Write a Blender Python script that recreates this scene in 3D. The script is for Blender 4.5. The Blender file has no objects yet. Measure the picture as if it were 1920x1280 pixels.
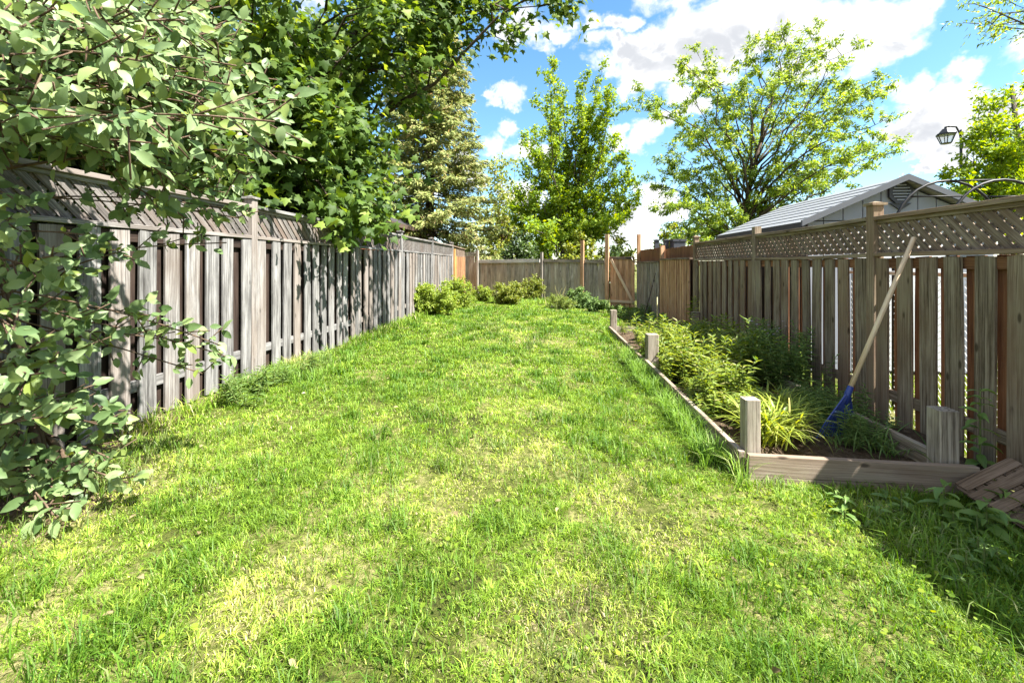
import bpy, math, random
import numpy as np
from mathutils import Vector, Matrix

random.seed(7)
SC = bpy.context.scene
COL = SC.collection
PI = math.pi

# ------------------------------------------------------------------ camera
F = 811.0                      # focal length in pixels of a 1920 wide picture
TH = math.atan(65.0 / F)       # the camera looks a little left of the yard's axis (+Y)
CZ = 1.35
CT, ST = math.cos(TH), math.sin(TH)
cam_d = bpy.data.cameras.new('camera')
cam_d.sensor_width = 36.0
cam_d.lens = F / 1920.0 * 36.0
cam_d.shift_y = -(640 - 495) / 1920.0
cam_d.clip_start = 0.05
cam_d.clip_end = 3000
cam = bpy.data.objects.new('camera', cam_d)
COL.objects.link(cam)
cam.location = (0, 0, CZ)
cam.rotation_euler = (PI / 2, 0, TH)
SC.camera = cam


def at(px, py, d):
    """World point seen at photo pixel (px, py) at depth d metres from the camera."""
    xr = (px - 960.0) / F * d
    return np.array([xr * CT - d * ST, xr * ST + d * CT, CZ + (495.0 - py) / F * d])


def proj(P):
    P = np.asarray(P, float)
    d = -P[..., 0] * ST + P[..., 1] * CT
    xr = P[..., 0] * CT + P[..., 1] * ST
    dd = np.where(np.abs(d) < 1e-3, 1e-3, d)
    return 960 + F * xr / dd, 495 - F * (P[..., 2] - CZ) / dd, d


# ------------------------------------------------------------------ light
SUN = Vector((0.74, -0.30, 1.06)).normalized()
EXPOSURE = 2.9
SKY_STRENGTH = 0.056
SUN_STRENGTH = 2.7
sun_d = bpy.data.lights.new('sun', 'SUN')
sun_d.energy = SUN_STRENGTH
sun_d.angle = math.radians(0.53)
sun_d.color = (1.0, 0.955, 0.87)
sun = bpy.data.objects.new('sun', sun_d)
COL.objects.link(sun)
sun.location = (20, 8, 30)
sun.rotation_euler = SUN.to_track_quat('Z', 'Y').to_euler()

SC.view_settings.view_transform = 'Standard'
SC.view_settings.look = 'None'
SC.view_settings.exposure = EXPOSURE
SC.view_settings.gamma = 1.0
SC.view_settings.use_curve_mapping = False
SC.render.engine = 'CYCLES'
SC.cycles.use_denoising = True
SC.cycles.max_bounces = 8
SC.cycles.diffuse_bounces = 3
SC.cycles.transmission_bounces = 4
SC.cycles.caustics_reflective = False
SC.cycles.caustics_refractive = False
SC.cycles.sample_clamp_indirect = 6.0


class NT:
    """Small helper to write node trees compactly."""
    def __init__(self, tree):
        self.t = tree
        tree.nodes.clear()

    def n(self, kind, **kw):
        nd = self.t.nodes.new(kind)
        ins = kw.pop('ins', {})
        for k, v in kw.items():
            setattr(nd, k, v)
        for k, v in ins.items():
            s = nd.inputs[k]
            if hasattr(v, 'bl_idname') and 'Socket' in v.bl_idname:
                self.t.links.new(v, s)
            else:
                s.default_value = v
        return nd

    def math(self, op, a, b=0.0, c=0.0, clamp=False):
        return self.n('ShaderNodeMath', operation=op, use_clamp=clamp, ins={0: a, 1: b, 2: c}).outputs[0]

    def vmath(self, op, a, b=(0, 0, 0)):
        nd = self.n('ShaderNodeVectorMath', operation=op, ins={0: a, 1: b})
        return nd.outputs['Value'] if op in ('DISTANCE', 'LENGTH', 'DOT_PRODUCT') else nd.outputs['Vector']

    def ramp(self, fac, stops, interp='LINEAR'):
        nd = self.n('ShaderNodeValToRGB', ins={0: fac})
        cr = nd.color_ramp
        cr.interpolation = interp
        while len(cr.elements) < len(stops):
            cr.elements.new(0.5)
        for e, (p, c) in zip(cr.elements, stops):
            e.position = p
            e.color = (c[0], c[1], c[2], 1) if len(c) == 3 else c
        return nd.outputs[0]

    def mix(self, fac, a, b, mode='MIX'):
        nd = self.n('ShaderNodeMix', data_type='RGBA', blend_type=mode)
        for idx, v in ((0, fac), (6, a), (7, b)):
            s = nd.inputs[idx]
            if hasattr(v, 'bl_idname') and 'Socket' in v.bl_idname:
                self.t.links.new(v, s)
            else:
                s.default_value = v if idx == 0 else (v[0], v[1], v[2], 1)
        return nd.outputs[2]

    def noise(self, vec, scale, detail=4, rough=0.55, dist=0.0):
        return self.n('ShaderNodeTexNoise', ins={'Vector': vec, 'Scale': scale, 'Detail': detail, 'Roughness': rough,
                                                 'Distortion': dist}).outputs['Fac']

    def mr(self, v, a, b, c=0.0, d=1.0, kind='SMOOTHSTEP'):
        return self.n('ShaderNodeMapRange', interpolation_type=kind, ins={0: v, 1: a, 2: b, 3: c, 4: d}).outputs[0]


# ------------------------------------------------------------------ sky with cumulus clouds
world = bpy.data.worlds.new('World')
SC.world = world
world.use_nodes = True
w = NT(world.node_tree)
sky = w.n('ShaderNodeTexSky', sky_type='NISHITA', sun_disc=False)
sky.sun_elevation = math.asin(SUN.z)
sky.sun_rotation = math.atan2(SUN.x, SUN.y)
sky.altitude = 100
sky.air_density = 1.0
sky.dust_density = 0.3
sky.ozone_density = 3.0
dirv = w.n('ShaderNodeTexCoord').outputs['Generated']
ZS = 1.45
warp0 = w.n('ShaderNodeTexNoise', ins={'Vector': dirv, 'Scale': 9.0, 'Detail': 5.0, 'Roughness': 0.6}).outputs['Color']
dwarp = w.vmath('MULTIPLY', w.vmath('ADD', dirv, w.vmath('MULTIPLY', w.vmath('SUBTRACT', warp0, (.5, .5, .5)), (.13, .13, .13))), (1, 1, ZS))
dsc = w.vmath('MULTIPLY', dirv, (1, 1, ZS))
BLOBS = [  # photo pixel and radius of the clouds that stand over the yard
    (1490, 40, 150), (1390, 50, 130), (1310, 70, 115), (1600, 70, 110), (1655, 95, 70), (1230, 90, 80), (1180, 110, 60), (1150, 75, 40),
    (1560, 40, 90), (1110, 85, 50), (1000, 40, 70), (960, 55, 60), (1045, 55, 45), (1200, 140, 75), (1150, 135, 50), (1250, 130, 50),
    (1180, 165, 38), (1710, 22, 48), (1735, 12, 30), (1268, 172, 44), (1800, 200, 100), (1740, 235, 100), (1860, 210, 110), (1690, 260, 70),
    (1900, 180, 70), (1800, 150, 45), (1700, 180, 50), (1790, 280, 70), (925, 188, 24), (945, 240, 36), (985, 270, 36), (935, 275, 46),
    (1222, 255, 42), (1200, 270, 34), (1160, 258, 30), (1220, 370, 60), (1210, 425, 75), (1270, 400, 50), (1720, 322, 24), (1340, 130, 50),
    (1140, 30, 40), (1100, 45, 40), (1120, 120, 50), (1190, 30, 40), (1250, 230, 40), (960, 190, 40), (1300, 200, 40), (1010, 290, 40), (870, 320, 60), (780, 360, 60), (1450, 0, 120), (1300, -60, 120), (1600, -120, 140), (1050, -150, 140),
    (500, -100, 160), (150, 120, 140), (1000, 370, 60), (2050, 60, 120), (2150, 260, 150)]
blob = None
for bx, by, br in BLOBS:
    c = at(bx, by, 1.0) - np.array([0, 0, CZ])
    ln = float(np.linalg.norm(c))
    c = c / ln
    dd = w.vmath('DISTANCE', dwarp, (float(c[0]), float(c[1]), float(c[2] * ZS)))
    r = br / F / ln * 0.91
    v = w.mr(dd, r * 1.35, r * 0.10)
    blob = v if blob is None else w.math('MAXIMUM', blob, v)
sepd = w.n('ShaderNodeSeparateXYZ', ins={0: dirv}).outputs
# unseen sky carries clouds of the same kind, cover raised for fill light
wide = w.noise(w.vmath('MULTIPLY', dirv, (1, 1, 1.8)), 3.1, 3, 0.5)
wide = w.mr(wide, 0.38, 0.52)
behind = w.mr(sepd[1], 0.50, 0.20)
side = w.math('MAXIMUM', behind, w.mr(w.math('ABSOLUTE', sepd[0]), 0.74, 0.86))
blob = w.math('MAXIMUM', blob, w.math('MULTIPLY', wide, side))
warp = w.n('ShaderNodeTexNoise', ins={'Vector': dirv, 'Scale': 7.0, 'Detail': 3.0}).outputs['Color']
wv = w.vmath('ADD', w.vmath('MULTIPLY', dirv, (1, 1, 1.3)), w.vmath('MULTIPLY', w.vmath('SUBTRACT', warp, (.5, .5, .5)), (.10, .10, .10)))
nz = w.noise(wv, 8.5, 9, 0.58)
fine = w.noise(wv, 30.0, 6, 0.6)
dens = w.math('ADD', w.math('MULTIPLY', blob, 0.95), w.math('ADD', w.math('MULTIPLY', w.math('SUBTRACT', nz, 0.5), 2.7),
                                                         w.math('MULTIPLY', w.math('SUBTRACT', fine, 0.5), 0.7)))
dens = w.math('MULTIPLY', dens, w.mr(blob, 0.0, 0.12))
cloud = w.mr(dens, 0.20, 0.88)
body = w.mr(w.noise(w.vmath('ADD', wv, (0.0, 0.0, 0.05)), 5.5, 5, 0.5), 0.30, 0.70)
thick = w.mr(dens, 0.35, 1.35)
greyf = w.math('MULTIPLY', w.mr(w.math('MULTIPLY', body, thick), 0.0, 0.75), 0.9)
K = 1.0 / (SKY_STRENGTH * 2 ** EXPOSURE)
ccol = w.mix(greyf, (1.45 * K, 1.44 * K, 1.42 * K), (0.72 * K, 0.75 * K, 0.81 * K))
hs = w.n('ShaderNodeHueSaturation', ins={'Hue': 0.49, 'Saturation': 1.14, 'Value': 0.74, 'Color': sky.outputs[0]}).outputs[0]
skyc = w.mix(cloud, hs, ccol)
bg = w.n('ShaderNodeBackground', ins={'Color': skyc, 'Strength': SKY_STRENGTH})
wo = w.n('ShaderNodeOutputWorld', ins={0: bg.outputs[0]})


# ------------------------------------------------------------------ materials
def new_mat(name):
    m = bpy.data.materials.new(name)
    m.use_nodes = True
    return m, NT(m.node_tree)


def finish(nt, color, rough=0.8, spec=0.3, bump=None, bstr=0.3, bdist=0.01, metal=0.0):
    b = nt.n('ShaderNodeBsdfPrincipled', ins={'Base Color': color, 'Roughness': rough, 'Metallic': metal, 'Specular IOR Level': spec})
    if bump is not None:
        bp = nt.n('ShaderNodeBump', ins={'Height': bump, 'Strength': bstr, 'Distance': bdist})
        nt.t.links.new(bp.outputs[0], b.inputs['Normal'])
    nt.n('ShaderNodeOutputMaterial', ins={0: b.outputs[0]})


def wood(name, dark, mid, light, tint=None, green=0.0, vary=0.35):
    """Weathered timber; the grain runs along each piece's local Z."""
    m, t = new_mat(name)
    oi = t.n('ShaderNodeObjectInfo')
    rnd = oi.outputs['Random']
    co = t.n('ShaderNodeTexCoord').outputs['Object']
    off = t.n('ShaderNodeCombineXYZ', ins={0: t.math('MULTIPLY', rnd, 31.0), 1: t.math('MULTIPLY', rnd, 17.0), 2: t.math('MULTIPLY', rnd, 53.0)}).outputs[0]
    v = t.vmath('ADD', co, off)
    wob = t.noise(t.vmath('MULTIPLY', v, (3, 3, 2.0)), 1.0, 3)
    vg = t.vmath('ADD', v, t.n('ShaderNodeCombineXYZ', ins={0: t.math('MULTIPLY', wob, 0.03)}).outputs[0])
    g1 = t.noise(t.vmath('MULTIPLY', vg, (75, 75, 1.6)), 1.0, 6, 0.65)
    g2 = t.noise(t.vmath('MULTIPLY', vg, (190, 190, 5)), 1.0, 4, 0.6)
    st = t.noise(t.vmath('MULTIPLY', v, (9, 9, 2.3)), 1.0, 5, 0.62)
    big = t.noise(t.vmath('MULTIPLY', v, (3, 3, 1.1)), 1.0, 3, 0.5)
    kn = t.n('ShaderNodeTexVoronoi', feature='F1', ins={'Vector': t.vmath('MULTIPLY', v, (11, 11, 4.2)), 'Scale': 1.0, 'Randomness': 1.0})
    knot = t.math('MULTIPLY', t.mr(kn.outputs['Distance'], 0.19, 0.07), t.mr(big, 0.46, 0.56))
    g = t.math('ADD', t.math('MULTIPLY', g1, 0.55), t.math('ADD', t.math('MULTIPLY', st, 0.35), t.math('MULTIPLY', g2, 0.2)))
    col = t.ramp(g, [(0.41, dark), (0.52, mid), (0.63, light)])
    if tint:
        col = t.mix(t.mr(t.math('ADD', t.math('MULTIPLY', big, 0.7), t.math('MULTIPLY', rnd, 0.45)), 0.48, 0.80, 0.0, 0.75), col, tint)
    if green:
        col = t.mix(t.mr(st, 0.45, 0.7, 0.0, green), col, (0.13, 0.15, 0.07))
    vv = t.math('ADD', 1.0 - vary / 2, t.math('MULTIPLY', rnd, vary))
    col = t.mix(1.0, col, t.n('ShaderNodeCombineXYZ', ins={0: vv, 1: vv, 2: vv}).outputs[0], 'MULTIPLY')
    crack = t.noise(t.vmath('MULTIPLY', vg, (120, 120, 0.9)), 1.0, 3, 0.5)
    col = t.mix(t.mr(crack, 0.62, 0.70, 0.0, 0.75), col, (dark[0] * 0.35, dark[1] * 0.33, dark[2] * 0.32))
    col = t.mix(t.math('MULTIPLY', knot, 0.75), col, (dark[0] * 0.45, dark[1] * 0.38, dark[2] * 0.32))
    finish(t, col, 0.85, 0.2, t.math('SUBTRACT', g, t.math('MULTIPLY', knot, 0.3)), 0.55, 0.006)
    return m


def plain(name, c, rough=0.5, spec=0.4, var=0.12, scale=6.0, metal=0.0, bump=0.0):
    m, t = new_mat(name)
    co = t.n('ShaderNodeTexCoord').outputs['Object']
    nz_ = t.noise(co, scale, 6, 0.6)
    col = t.mix(nz_, tuple(x * (1 - var * 1.6) for x in c), tuple(min(1, x * (1 + var)) for x in c))
    finish(t, col, rough, spec, nz_ if bump else None, bump, 0.004, metal)
    return m


def leaf_mat(name, c1, c2, trans=0.35, rough=0.42, spec=0.35, tcol=None, single=False, rim=None):
    """Leaves: c1..c2 by a random number per leaf, part of the light comes through."""
    m, t = new_mat(name)
    if single:
        r = t.n('ShaderNodeObjectInfo').outputs['Random']
    else:
        r = t.n('ShaderNodeAttribute', attribute_name='rnd').outputs['Fac']
    col = t.mix(r, c1, c2) if rim is None else t.ramp(r, [(0, c1), (0.82, c2), (1.0, rim)])
    b = t.n('ShaderNodeBsdfPrincipled', ins={'Base Color': col, 'Roughness': rough, 'Specular IOR Level': spec})
    tc = t.mix(0.55, col, tcol) if tcol else t.n('ShaderNodeHueSaturation', ins={'Hue': 0.47, 'Saturation': 1.15, 'Value': 1.7, 'Color': col}).outputs[0]
    tr = t.n('ShaderNodeBsdfTranslucent', ins={'Color': tc})
    mx = t.n('ShaderNodeMixShader', ins={0: trans, 1: b.outputs[0], 2: tr.outputs[0]})
    t.n('ShaderNodeOutputMaterial', ins={0: mx.outputs[0]})
    return m


def blade_mat(name, trans=0.35):
    m, t = new_mat(name)
    col = t.n('ShaderNodeAttribute', attribute_name='col').outputs['Color']
    b = t.n('ShaderNodeBsdfPrincipled', ins={'Base Color': col, 'Roughness': 0.5, 'Specular IOR Level': 0.25})
    tr = t.n('ShaderNodeBsdfTranslucent', ins={'Color': t.n('ShaderNodeHueSaturation', ins={'Hue': 0.485, 'Saturation': 1.1, 'Value': 1.5, 'Color': col}).outputs[0]})
    mx = t.n('ShaderNodeMixShader', ins={0: trans, 1: b.outputs[0], 2: tr.outputs[0]})
    t.n('ShaderNodeOutputMaterial', ins={0: mx.outputs[0]})
    return m


def bark(name, a, b_):
    m, t = new_mat(name)
    co = t.n('ShaderNodeTexCoord').outputs['Object']
    g = t.noise(t.vmath('MULTIPLY', co, (14, 14, 3.5)), 1.0, 7, 0.65)
    finish(t, t.ramp(g, [(0.35, a), (0.68, b_)]), 0.9, 0.15, g, 0.8, 0.03)
    return m


W_LEFT = wood('grey_weathered_wood', (0.045, 0.042, 0.040), (0.165, 0.16, 0.157), (0.36, 0.352, 0.345), tint=(0.15, 0.12, 0.10), vary=0.6)
W_GAP_SHADE = wood('gap_shade_wood', (0.012, 0.008, 0.007), (0.030, 0.020, 0.016), (0.055, 0.038, 0.030))  # near-black colour paints shade into the gaps between front boards
W_RIGHT = wood('olive_weathered_wood', (0.06, 0.042, 0.028), (0.205, 0.155, 0.11), (0.38, 0.31, 0.235), tint=(0.17, 0.11, 0.072), green=0.15, vary=0.55)
W_RIGHT_BACK = wood('rust_brown_wood', (0.08, 0.036, 0.02), (0.18, 0.08, 0.042), (0.25, 0.122, 0.064))
W_CEDAR = wood('cedar_wood', (0.24, 0.115, 0.06), (0.48, 0.27, 0.15), (0.64, 0.41, 0.26), vary=0.5)
W_CEDAR_DARK = wood('dark_cedar_wood', (0.13, 0.06, 0.03), (0.27, 0.14, 0.07), (0.38, 0.22, 0.12))
W_GOLD = wood('golden_wood', (0.22, 0.11, 0.035), (0.36, 0.195, 0.065), (0.44, 0.27, 0.11))
W_REAR = wood('rear_grey_wood', (0.11, 0.092, 0.078), (0.30, 0.262, 0.225), (0.56, 0.51, 0.455), tint=(0.26, 0.205, 0.165), vary=0.65)
W_BED = wood('bed_timber_wood', (0.07, 0.057, 0.044), (0.235, 0.197, 0.157), (0.46, 0.405, 0.34), tint=(0.21, 0.15, 0.108), green=0.2)
W_LATT = wood('lattice_brown_wood', (0.07, 0.048, 0.036), (0.18, 0.134, 0.102), (0.32, 0.258, 0.208), tint=(0.13, 0.083, 0.057))
W_SCRAP = wood('dark_lattice_wood', (0.05, 0.035, 0.025), (0.13, 0.09, 0.06), (0.22, 0.16, 0.115))
W_LATT_L = wood('lattice_grey_wood', (0.045, 0.039, 0.036), (0.125, 0.112, 0.105), (0.24, 0.225, 0.212), tint=(0.13, 0.095, 0.075))
W_CAP = wood('pale_cap_wood', (0.16, 0.15, 0.14), (0.34, 0.325, 0.31), (0.5, 0.48, 0.46))
W_HANDLE = wood('rake_handle_wood', (0.50, 0.35, 0.22), (0.68, 0.50, 0.34), (0.78, 0.63, 0.47), vary=0.1)
M_BLUE = plain('navy_plastic', (0.028, 0.055, 0.25), 0.38, 0.5, 0.2, 20)
M_SHED = plain('shed_grey_plastic', (0.22, 0.238, 0.285), 0.6, 0.3, 0.06, 3)
M_SHED_ROOF = plain('shed_roof_plastic', (0.24, 0.25, 0.27), 0.45, 0.4, 0.10, 5)
M_SHED_TRIM = plain('shed_trim_plastic', (0.03, 0.032, 0.04), 0.5, 0.4, 0.08, 5)
M_DARK = plain('dark_grey_metal', (0.012, 0.013, 0.017), 0.4, 0.5, 0.1, 8)
M_BLACK = plain('black_tube', (0.008, 0.008, 0.01), 0.5, 0.3, 0.1, 8)
M_WIRE = plain('galvanised_wire', (0.40, 0.40, 0.39), 0.4, 0.5, 0.1, 30)
m, t = new_mat('clear_lamp_glass')
b = t.n('ShaderNodeBsdfPrincipled', ins={'Base Color': (0.7, 0.72, 0.74, 1), 'Roughness': 0.15})
tr = t.n('ShaderNodeBsdfTransparent', ins={'Color': (0.95, 0.97, 0.98, 1)})
mx = t.n('ShaderNodeMixShader', ins={0: 0.72, 1: b.outputs[0], 2: tr.outputs[0]})
t.n('ShaderNodeOutputMaterial', ins={0: mx.outputs[0]})
M_LAMP_GLASS = m
M_ROOFING = plain('dark_shingles', (0.05, 0.048, 0.05), 0.9, 0.2, 0.3, 9, bump=0.4)
M_BINS = plain('slate_grey_plastic', (0.05, 0.055, 0.068), 0.5, 0.4, 0.1, 6)
M_FASCIA = plain('brown_fascia', (0.10, 0.07, 0.055), 0.6, 0.3, 0.1, 6)
M_PANE = plain('window_glass', (0.03, 0.04, 0.05), 0.08, 0.6, 0.1, 2)
M_STONE = plain('pale_stone', (0.38, 0.36, 0.33), 0.85, 0.2, 0.3, 14, bump=0.6)
B_GREY = bark('grey_bark', (0.05, 0.042, 0.035), (0.17, 0.145, 0.12))
B_DARK = bark('dark_bark', (0.03, 0.022, 0.017), (0.11, 0.085, 0.065))
B_TWIG = bark('twig_bark', (0.07, 0.045, 0.03), (0.19, 0.135, 0.095))
B_STEM = plain('green_stem', (0.13, 0.17, 0.05), 0.6, 0.3, 0.2, 20)
B_CANE = plain('bamboo_cane', (0.38, 0.34, 0.16), 0.5, 0.4, 0.2, 20)

m, t = new_mat('brick_wall')
co = t.n('ShaderNodeTexCoord').outputs['Object']
sp = t.n('ShaderNodeSeparateXYZ', ins={0: co}).outputs
bv = t.n('ShaderNodeCombineXYZ', ins={0: t.math('ADD', sp[0], sp[1]), 1: sp[2]}).outputs[0]
bk = t.n('ShaderNodeTexBrick', ins={'Vector': bv, 'Color1': (0.40, 0.13, 0.06, 1), 'Color2': (0.30, 0.10, 0.05, 1), 'Mortar': (0.36, 0.31, 0.27, 1),
                                    'Scale': 1.0, 'Brick Width': 0.21, 'Row Height': 0.07, 'Mortar Size': 0.006})
finish(t, bk.outputs['Color'], 0.9, 0.2, bk.outputs['Fac'], -0.5, 0.01)
M_BRICK = m

m, t = new_mat('lawn_soil')
co = t.n('ShaderNodeTexCoord').outputs['Object']
a1 = t.noise(co, 1.3, 5, 0.6)
a2 = t.noise(co, 26.0, 6, 0.7)
a3 = t.noise(co, 140.0, 3, 0.7)
gcol = t.ramp(t.math('ADD', t.math('MULTIPLY', a1, 0.5), t.math('MULTIPLY', a2, 0.5)), [(0.38, (0.028, 0.034, 0.010)), (0.50, (0.10, 0.12, 0.026)), (0.64, (0.34, 0.30, 0.14))])
scol = t.ramp(a2, [(0.35, (0.075, 0.05, 0.033)), (0.55, (0.16, 0.115, 0.075)), (0.72, (0.30, 0.23, 0.16))])
soilf = t.n('ShaderNodeAttribute', attribute_name='soil').outputs['Fac']
mixf = t.mr(t.math('ADD', soilf, t.math('MULTIPLY', t.math('SUBTRACT', a2, 0.5), 0.9)), 0.35, 0.65)
finish(t, t.mix(mixf, gcol, scol), 0.95, 0.1, t.math('ADD', a2, t.math('MULTIPLY', a3, 0.5)), 0.9, 0.03)
M_GROUND = m

m, t = new_mat('bed_soil')
co = t.n('ShaderNodeTexCoord').outputs['Object']
a2 = t.noise(co, 18.0, 7, 0.7)
a3 = t.noise(co, 90.0, 4, 0.7)
finish(t, t.ramp(t.math('ADD', t.math('MULTIPLY', a2, 0.6), t.math('MULTIPLY', a3, 0.4)), [(0.36, (0.06, 0.04, 0.027)), (0.52, (0.15, 0.105, 0.07)), (0.68, (0.33, 0.26, 0.18))]),
       0.95, 0.1, t.math('ADD', a2, a3), 1.0, 0.05)
M_SOIL = m
M_BLADE = blade_mat('grass_blades', 0.36)


# ------------------------------------------------------------------ mesh helpers
def mesh_tris(name, V, T, mat, attrs=None, smooth=False):
    V = np.ascontiguousarray(V, np.float32)
    T = np.ascontiguousarray(T, np.int32)
    me = bpy.data.meshes.new(name)
    me.vertices.add(len(V))
    me.vertices.foreach_set('co', V.ravel())
    me.loops.add(T.size)
    me.loops.foreach_set('vertex_index', T.ravel())
    me.polygons.add(len(T))
    me.polygons.foreach_set('loop_start', np.arange(0, T.size, 3, dtype=np.int32))
    if smooth:
        me.polygons.foreach_set('use_smooth', np.ones(len(T), bool))
    for k, a in (attrs or {}).items():
        if a.ndim == 1:
            at_ = me.attributes.new(k, 'FLOAT', 'POINT')
            at_.data.foreach_set('value', np.ascontiguousarray(a, np.float32))
        else:
            at_ = me.attributes.new(k, 'FLOAT_COLOR', 'POINT')
            c = np.ones((len(a), 4), np.float32)
            c[:, :3] = a
            at_.data.foreach_set('color', c.ravel())
    me.update(calc_edges=True)
    me.materials.append(mat)
    return me


class MB:
    """Collects boxes, prisms and tubes; build() makes one mesh of them."""
    def __init__(self):
        self.v, self.f = [], []

    def add(self, verts, faces):
        o = len(self.v)
        self.v += [tuple(map(float, p)) for p in verts]
        self.f += [tuple(i + o for i in fc) for fc in faces]
        return self

    def box(self, lo, hi):
        x0, y0, z0 = lo
        x1, y1, z1 = hi
        return self.add([(x0, y0, z0), (x1, y0, z0), (x1, y1, z0), (x0, y1, z0), (x0, y0, z1), (x1, y0, z1), (x1, y1, z1), (x0, y1, z1)],
                        [(0, 3, 2, 1), (4, 5, 6, 7), (0, 1, 5, 4), (1, 2, 6, 5), (2, 3, 7, 6), (3, 0, 4, 7)])

    def bbox(self, lo, hi, c=0.004):
        """Box standing along Z with chamfered long edges."""
        x0, y0, z0 = lo
        x1, y1, z1 = hi
        ring = [(x0 + c, y0), (x1 - c, y0), (x1, y0 + c), (x1, y1 - c), (x1 - c, y1), (x0 + c, y1), (x0, y1 - c), (x0, y0 + c)]
        vs = [(x, y, z0) for x, y in ring] + [(x, y, z1) for x, y in ring]
        fs = [(i, (i + 1) % 8, 8 + (i + 1) % 8, 8 + i) for i in range(8)] + [tuple(range(7, -1, -1)), tuple(range(8, 16))]
        return self.add(vs, fs)

    def tube(self, pts, rad, sides=6):
        pts = [Vector(p) for p in pts]
        n = len(pts)
        if not hasattr(rad, '__len__'):
            rad = [rad] * n
        vs, fs = [], []
        u = None
        for i, p in enumerate(pts):
            d = (pts[min(i + 1, n - 1)] - pts[max(i - 1, 0)]).normalized()
            if u is None:
                u = d.orthogonal().normalized()
            else:
                u = (u - d * u.dot(d))
                u = u.normalized() if u.length > 1e-6 else d.orthogonal().normalized()
            q = d.cross(u)
            for k in range(sides):
                a = 2 * PI * k / sides
                vs.append(p + (u * math.cos(a) + q * math.sin(a)) * rad[i])
        for i in range(n - 1):
            for k in range(sides):
                k2 = (k + 1) % sides
                fs.append((i * sides + k, i * sides + k2, (i + 1) * sides + k2, (i + 1) * sides + k))
        fs.append(tuple(range(sides - 1, -1, -1)))
        fs.append(tuple((n - 1) * sides + k for k in range(sides)))
        return self.add(vs, fs)

    def mesh(self, name, mat, smooth=False):
        me = bpy.data.meshes.new(name)
        me.from_pydata(self.v, [], self.f)
        me.update()
        if smooth:
            me.polygons.foreach_set('use_smooth', [True] * len(me.polygons))
        me.materials.append(mat)
        return me


def link(name, data, parent=None, loc=(0, 0, 0), rot=None, scale=None):
    o = bpy.data.objects.new(name, data)
    COL.objects.link(o)
    if parent is not None:
        o.parent = parent
    o.location = tuple(float(x) for x in loc)
    if rot is not None:
        o.rotation_euler = rot
    if scale is not None:
        o.scale = scale
    return o


def tag(o, label=None, cat=None, group=None, kind=None):
    if label:
        o['label'] = label
    if cat:
        o['category'] = cat
    if group:
        o['group'] = group
    if kind:
        o['kind'] = kind
    return o


def thing(name, loc, label, cat, group=None, rz=0.0):
    o = link(name, None, None, loc, (0, 0, rz))
    o.empty_display_size = 0.1
    return tag(o, label, cat, group)


def copy_tree(o, parent=None):
    c = o.copy()
    COL.objects.link(c)
    if parent is not None:
        c.parent = parent
    for ch in list(o.children):
        copy_tree(ch, c)
    return c


def vnoise(x, y, seed=0, scale=1.0):
    """Smooth value noise 0..1 on arrays."""
    r = np.random.default_rng(seed).random((64, 64))
    x = np.asarray(x) * scale + 1000.0
    y = np.asarray(y) * scale + 1000.0
    xi, yi = np.floor(x).astype(int), np.floor(y).astype(int)
    fx, fy = x - xi, y - yi
    fx, fy = fx * fx * (3 - 2 * fx), fy * fy * (3 - 2 * fy)
    g = lambda a, b: r[a % 64, b % 64]
    return (g(xi, yi) * (1 - fx) + g(xi + 1, yi) * fx) * (1 - fy) + (g(xi, yi + 1) * (1 - fx) + g(xi + 1, yi + 1) * fx) * fy


def fbm(x, y, seed=0, scale=1.0, octaves=4):
    s, a, tot = 0, 1.0, 0
    for k in range(octaves):
        s = s + a * vnoise(x, y, seed + k, scale * 2 ** k)
        tot += a
        a *= 0.55
    return s / tot


def H(x, y):
    """Ground height."""
    x = np.asarray(x, float)
    y = np.asarray(y, float)
    z = np.interp(x, [-60, -3.1, -1.5, 0, 1.3, 2.2, 3.0, 60], [0.13, 0.13, 0.105, 0.06, -0.03, -0.055, -0.065, -0.07])
    return z + (fbm(x, y, 3, 0.9, 3) - 0.5) * 0.07 * (np.abs(x) < 30)


def hz(x, y):
    return float(H(x, y))


def ground_at(px, py):
    """Ground point under a photo pixel (below the horizon)."""
    z = 0.0
    for _ in range(8):
        d = F * (CZ - z) / (py - 495.0)
        p = at(px, py, d)
        z = hz(p[0], p[1])
    return p


# ------------------------------------------------------------------ ground
gx = np.concatenate([[-900, -300, -100, -50, -30, -20, -14, -10], np.linspace(-8, 8, 81), [10, 14, 20, 30, 50, 100, 300, 900]])
gy = np.concatenate([[-900, -300, -100, -40, -15, -6], np.linspace(-3, 19, 111), [22, 28, 40, 70, 150, 400, 1200]])
GX, GY = np.meshgrid(gx, gy)
V = np.stack([GX.ravel(), GY.ravel(), H(GX, GY).ravel()], 1)
nx, ny = len(gx), len(gy)
ii = (np.arange(ny - 1)[:, None] * nx + np.arange(nx - 1)[None]).ravel()
T = np.concatenate([np.stack([ii, ii + 1, ii + nx + 1], 1), np.stack([ii, ii + nx + 1, ii + nx], 1)])


def soil_amount(x, y):
    s = np.exp(-(((x + 2.8) / 0.42) ** 2 + ((y - 1.75) / 0.6) ** 2)) * 1.1
    s += np.exp(-(((x + 3.0) / 0.22) ** 2)) * 0.55 * (y < 17)
    s += np.exp(-(((x - 2.3) / 0.75) ** 2 + ((y - 11.2) / 1.9) ** 2)) * 1.1
    s += np.exp(-(((x - 2.1) / 0.8) ** 2 + ((y - 3.05) / 0.16) ** 2)) * 0.5
    for cx, cy, r, a in DRY:
        s += np.exp(-(((x - cx) ** 2 + (y - cy) ** 2) / r ** 2)) * a * 0.35
    return np.clip(s, 0, 1)


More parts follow.
